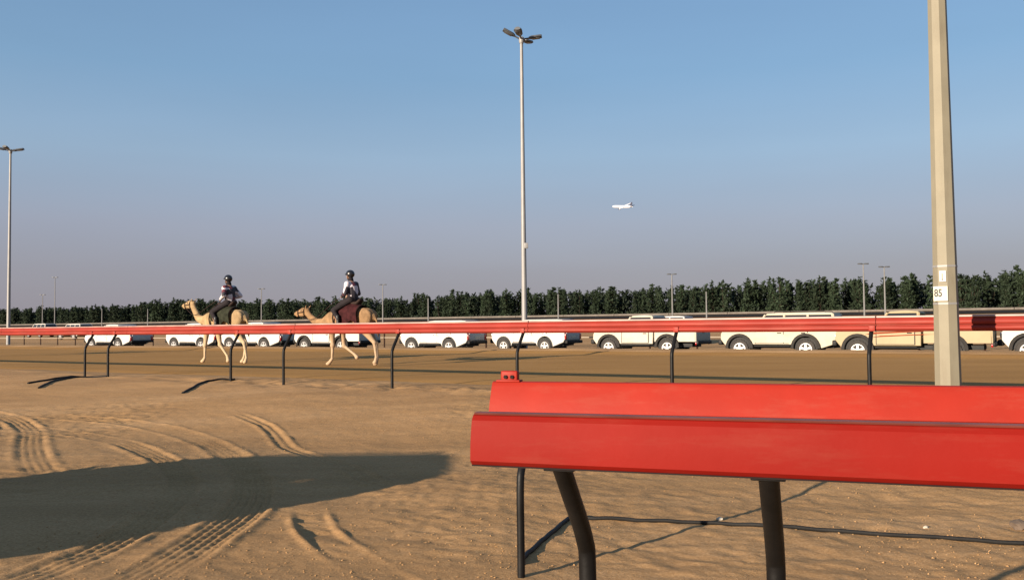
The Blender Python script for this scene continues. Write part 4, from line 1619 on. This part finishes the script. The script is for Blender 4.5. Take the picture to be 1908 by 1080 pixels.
def rider(silk, label, loc, sc=1.0, lean=0.0, twist=0.0, arms='in', mir=1):
    root = empty('person', loc, HEAD)
    root.scale = (sc, sc, sc)
    tag(root, label, 'person', 'camel riders')
    L = lean

    def q(x, y, z):                      # lean the trunk about the hips
        dz = z - 1.86
        return Vector((x - 0.14 + L * max(0, dz), y + (twist * max(0, dz) if dz > 0 else 0), z))
    sh = {s: q(0.02, s * 0.185, 2.40) for s in (-1, 1)}
    el = {s: (q(0.02, s * 0.29, 2.13) if arms == 'in' else q(-0.10, s * 0.33, 2.16)) for s in (-1, 1)}
    wr = {s: q(0.27, s * 0.15, 2.06) for s in (-1, 1)}
    kn = {s: Vector((0.30, s * 0.36, 1.64)) for s in (-1, 1)}
    an = {s: Vector((0.10, s * 0.37, 1.25)) for s in (-1, 1)}
    hp = {s: Vector((-0.14, s * 0.11, 1.95)) for s in (-1, 1)}
    nkp, hd = q(0.03, 0, 2.50), q(0.06, 0, 2.66)
    # skin: one body
    bm = bmesh.new()
    chain(bm, [hp[1] * 1, q(0, 0, 1.98), hp[-1]], [0.10, 0.12, 0.10])
    chain(bm, [q(0, 0, 1.98), q(0, 0, 2.2), q(0.02, 0, 2.38), nkp], [0.13, 0.13, 0.12, 0.06], 1.2)
    chain(bm, [nkp, hd], [0.058, 0.075])
    ball(bm, hd + Vector((0.005, 0, 0.01)), (0.100, 0.080, 0.118), 16, 12)
    chain(bm, [hd + Vector((0.06, 0, -0.075)), hd + Vector((0.075, 0, -0.09))], [0.05, 0.035])      # chin
    chain(bm, [hd + Vector((0.095, 0, 0.015)), hd + Vector((0.118, 0, -0.018))], [0.013, 0.018])    # nose
    chain(bm, [hd + Vector((0.098, 0.03, -0.050)), hd + Vector((0.098, -0.03, -0.050))], [0.012, 0.012])  # lips
    for s in (-1, 1):
        chain(bm, [hd + Vector((-0.005, s * 0.082, 0.02)), hd + Vector((-0.008, s * 0.086, -0.025))], [0.02, 0.014])
        chain(bm, [sh[s], el[s], wr[s]], [0.055, 0.045, 0.030])
        d = (wr[s] - el[s]).normalized()
        pm = wr[s] + d * 0.07
        chain(bm, [wr[s], pm], [0.030, 0.034])
        for k in range(4):
            b0 = pm + Vector((0, s * 0.012, 0.030 - 0.020 * k))
            ln = (0.030, 0.035, 0.033, 0.026)[k]
            k1 = b0 + d * ln
            k2 = k1 + Vector((-0.005, -s * 0.024, -0.012))
            k3 = k2 + Vector((-0.026, -s * 0.008, -0.004))
            chain(bm, [b0, k1, k2, k3], [0.0095, 0.009, 0.0085, 0.0075])
        th0 = wr[s] + d * 0.03 + Vector((0, -s * 0.015, 0.028))
        chain(bm, [th0, th0 + Vector((0.03, -s * 0.02, 0.02)), th0 + Vector((0.058, -s * 0.018, 0.012))], [0.013, 0.011, 0.009])
        chain(bm, [hp[s], kn[s], an[s]], [0.085, 0.058, 0.038])
    fuse('body', bm, 'skin', root, 0.0085, 3)
    for s in (-1, 1):
        bm = bmesh.new()
        ball(bm, hd + Vector((0.088, s * 0.032, 0.012)), 0.011, 8, 6)
        build('eye', bm, 'eye', root)
    bm = bmesh.new()
    chain(bm, [q(0, 0, 1.95), q(-0.01, 0, 2.12), q(0, 0, 2.30), q(0.015, 0, 2.43)], [0.145, 0.155, 0.16, 0.085], 1.22, 0.25)
    chain(bm, [sh[-1], sh[1]], [0.095, 0.095])
    for s in (-1, 1):
        chain(bm, [sh[s], el[s], wr[s]], [0.088, 0.072, 0.050], 1, 0.3)
    fuse('shirt', bm, silk, root, 0.014, 4)
    bm = bmesh.new()
    chain(bm, [hp[1], Vector((-0.16, 0, 1.93)), hp[-1]], [0.125, 0.14, 0.125])
    for s in (-1, 1):
        chain(bm, [hp[s], kn[s], an[s] + Vector((0, 0, 0.12))], [0.118, 0.080, 0.058], 1, 0.3)
    fuse('trousers', bm, 'trousers', root, 0.014, 4)
    for s in (-1, 1):
        bm = bmesh.new()
        chain(bm, [an[s] + Vector((0.02, 0, 0.20)), an[s] + Vector((0, 0, 0.02)), an[s] + Vector((0.05, 0, -0.04)), an[s] + Vector((0.17, 0, -0.05))], [0.062, 0.052, 0.05, 0.036])
        fuse('boot', bm, 'boot', root, 0.012, 3)
    bm = bmesh.new()
    ball(bm, hd + Vector((-0.008, 0, 0.045)), (0.140, 0.122, 0.125), 20, 14)
    dl = [v for v in bm.verts if v.co.z < hd.z + 0.0 - (0.06 if v.co.x < hd.x else 0)]
    bmesh.ops.delete(bm, geom=dl, context='VERTS')
    he = build('helmet', bm, 'helmet', root, 60)
    bm = bmesh.new()
    chain(bm, [hd + Vector((0.125, 0.07, 0.045)), hd + Vector((0.165, 0, 0.04)), hd + Vector((0.125, -0.07, 0.045))], [0.014, 0.014, 0.014])
    fuse('helmet_peak', bm, 'helmet', he, 0.01, 2)
    bm = bmesh.new()
    for s in (-1, 1):
        tube(bm, [hd + Vector((0.0, s * 0.105, 0.02)), hd + Vector((0.055, s * 0.055, -0.105)), hd + Vector((0.062, 0, -0.128))], 0.007, 6)
    build('chin_strap', bm, 'strap', he)
    # balaclava-like neck scarf
    bm = bmesh.new()
    chain(bm, [q(0.03, 0, 2.47), q(0.04, 0, 2.56)], [0.082, 0.078], 1.1)
    fuse('neck_scarf', bm, 'trousers', root, 0.012, 3)
    return root


POSE2 = dict(neck=[(0.72, 0, 1.40), (1.02, 0, 1.26), (1.33, 0, 1.29), (1.58, 0, 1.45), (1.76, 0, 1.62)], head=-0.02,
             fl=[(0.56, 1.10), (0.52, 0.60), (0.55, 0.20), (0.68, 0.065)],
             fr=[(0.44, 1.06), (0.36, 0.58), (-0.06, 0.33), (-0.17, 0.24)],
             hl=[(-0.72, 1.05), (-1.10, 0.68), (-1.16, 0.27), (-1.13, 0.13)],
             hr=[(-0.58, 1.05), (-0.92, 0.66), (-0.96, 0.22), (-0.90, 0.07)])
POSE1 = dict(neck=[(0.72, 0, 1.42), (1.02, 0, 1.36), (1.28, 0, 1.45), (1.46, 0, 1.70), (1.58, 0, 1.90)], head=0.02,
             fl=[(0.66, 1.08), (0.74, 0.57), (0.76, 0.17), (0.84, 0.065)],
             fr=[(0.52, 1.06), (0.40, 0.58), (0.06, 0.22), (0.00, 0.075)],
             hl=[(-0.66, 1.05), (-1.08, 0.64), (-1.18, 0.20), (-1.14, 0.065)],
             hr=[(-0.52, 1.05), (-0.84, 0.62), (-0.74, 0.18), (-0.68, 0.065)])
c2 = W(-18.1, 19.6, 0)
c2.z = gzt(-18.1, 19.6)
camel(POSE2, 'camel', 'blanketm', 'tan racing camel with low outstretched neck and maroon saddle cloth, right of the two', c2)
rider('silkB', 'rider in black helmet and black and white silks on the maroon-saddled camel', c2, 1.0, 0.06, 0.0, 'in')
c1 = W(-23.6, 19.6, 0)
c1.z = gzt(-23.6, 19.6)
camel(POSE1, 'camelpale', 'blanketg', 'pale racing camel with raised neck and dark green saddle cloth, left of the two', c1, 1.03)
rider('silkA', 'rider in black helmet and mostly white silks on the pale left camel', c1 + W(0.14, 0.0, -0.02), 1.03, 0.02, 0.04, 'out')
c3 = W(-41.3, 20.4, 0)
c3.z = gzt(-41.3, 20.4)
camel(POSE1, 'camel', 'blanketm', 'racing camel almost out of the picture at the left edge, only a hind foot showing', c3, 1.0)
rider('silkB', 'rider out of the picture at the left, on the camel whose hind foot shows', c3, 1.0, 0.03, 0.0, 'in')


# ------------------------------------------------------------------ airliner
def airliner(loc, rot):
    root = empty('airliner', loc)
    root.rotation_euler = rot
    tag(root, 'white airliner with a dark tail crossing the sky right of the tall mast', 'airplane')
    bm = bmesh.new()
    lathe(bm, [(0.2, 19.0), (1.1, 18.2), (1.75, 16.5), (2.0, 14), (2.0, -8), (1.6, -13), (0.9, -17), (0.25, -19.2)], 20, 'X')
    fu = build('fuselage', bm, 'plane', root)
    bm = bmesh.new()
    for s in (-1, 1):
        for k in range(26):
            box(bm, (12 - k * 0.85, s * 1.94, 0.45), (0.34, 0.12, 0.42))
    build('cabin_windows', bm, 'planedark', fu, None)['kind'] = 'stuff'
    for s in (-1, 1):
        bm = bmesh.new()
        P = [(4.5, 1.5, -1.0), (-2.0, 1.5, -1.0), (-5.6, 17.0, 0.9), (-4.2, 17.0, 0.9)]
        a = [bm.verts.new((x, s * y, z + 0.22)) for x, y, z in P]
        b = [bm.verts.new((x, s * y, z - 0.22)) for x, y, z in P]
        bm.faces.new(a)
        bm.faces.new(b[::-1])
        for i in range(4):
            bm.faces.new((a[i], b[i], b[(i + 1) % 4], a[(i + 1) % 4]))
        build('wing', bm, 'plane', root)
        bm = bmesh.new()
        lathe(bm, [(0.8, 4.6), (1.15, 4.2), (1.2, 2.6), (0.95, 0.6), (0.6, -0.2)], 16, 'X', (0, s * 5.8, -2.1))
        build('engine', bm, 'planedark', root)
        bm = bmesh.new()
        P = [(-14.6, 0.8, 0.6), (-17.8, 0.8, 0.6), (-19.0, 6.2, 1.1), (-17.4, 6.2, 1.1)]
        a = [bm.verts.new((x, s * y, z + 0.14)) for x, y, z in P]
        b = [bm.verts.new((x, s * y, z - 0.14)) for x, y, z in P]
        bm.faces.new(a)
        bm.faces.new(b[::-1])
        for i in range(4):
            bm.faces.new((a[i], b[i], b[(i + 1) % 4], a[(i + 1) % 4]))
        build('tailplane', bm, 'planedark', root)
    bm = bmesh.new()
    prism(bm, [(-12.8, 1.6), (-17.6, 7.6), (-19.4, 7.6), (-18.2, 1.0)], -0.2, 0.2)
    build('tail_fin', bm, 'planedark', root)


airliner((176.9, 1400.0, 187.1), (math.radians(-22), math.radians(-6), math.radians(140)))
fuse_all()
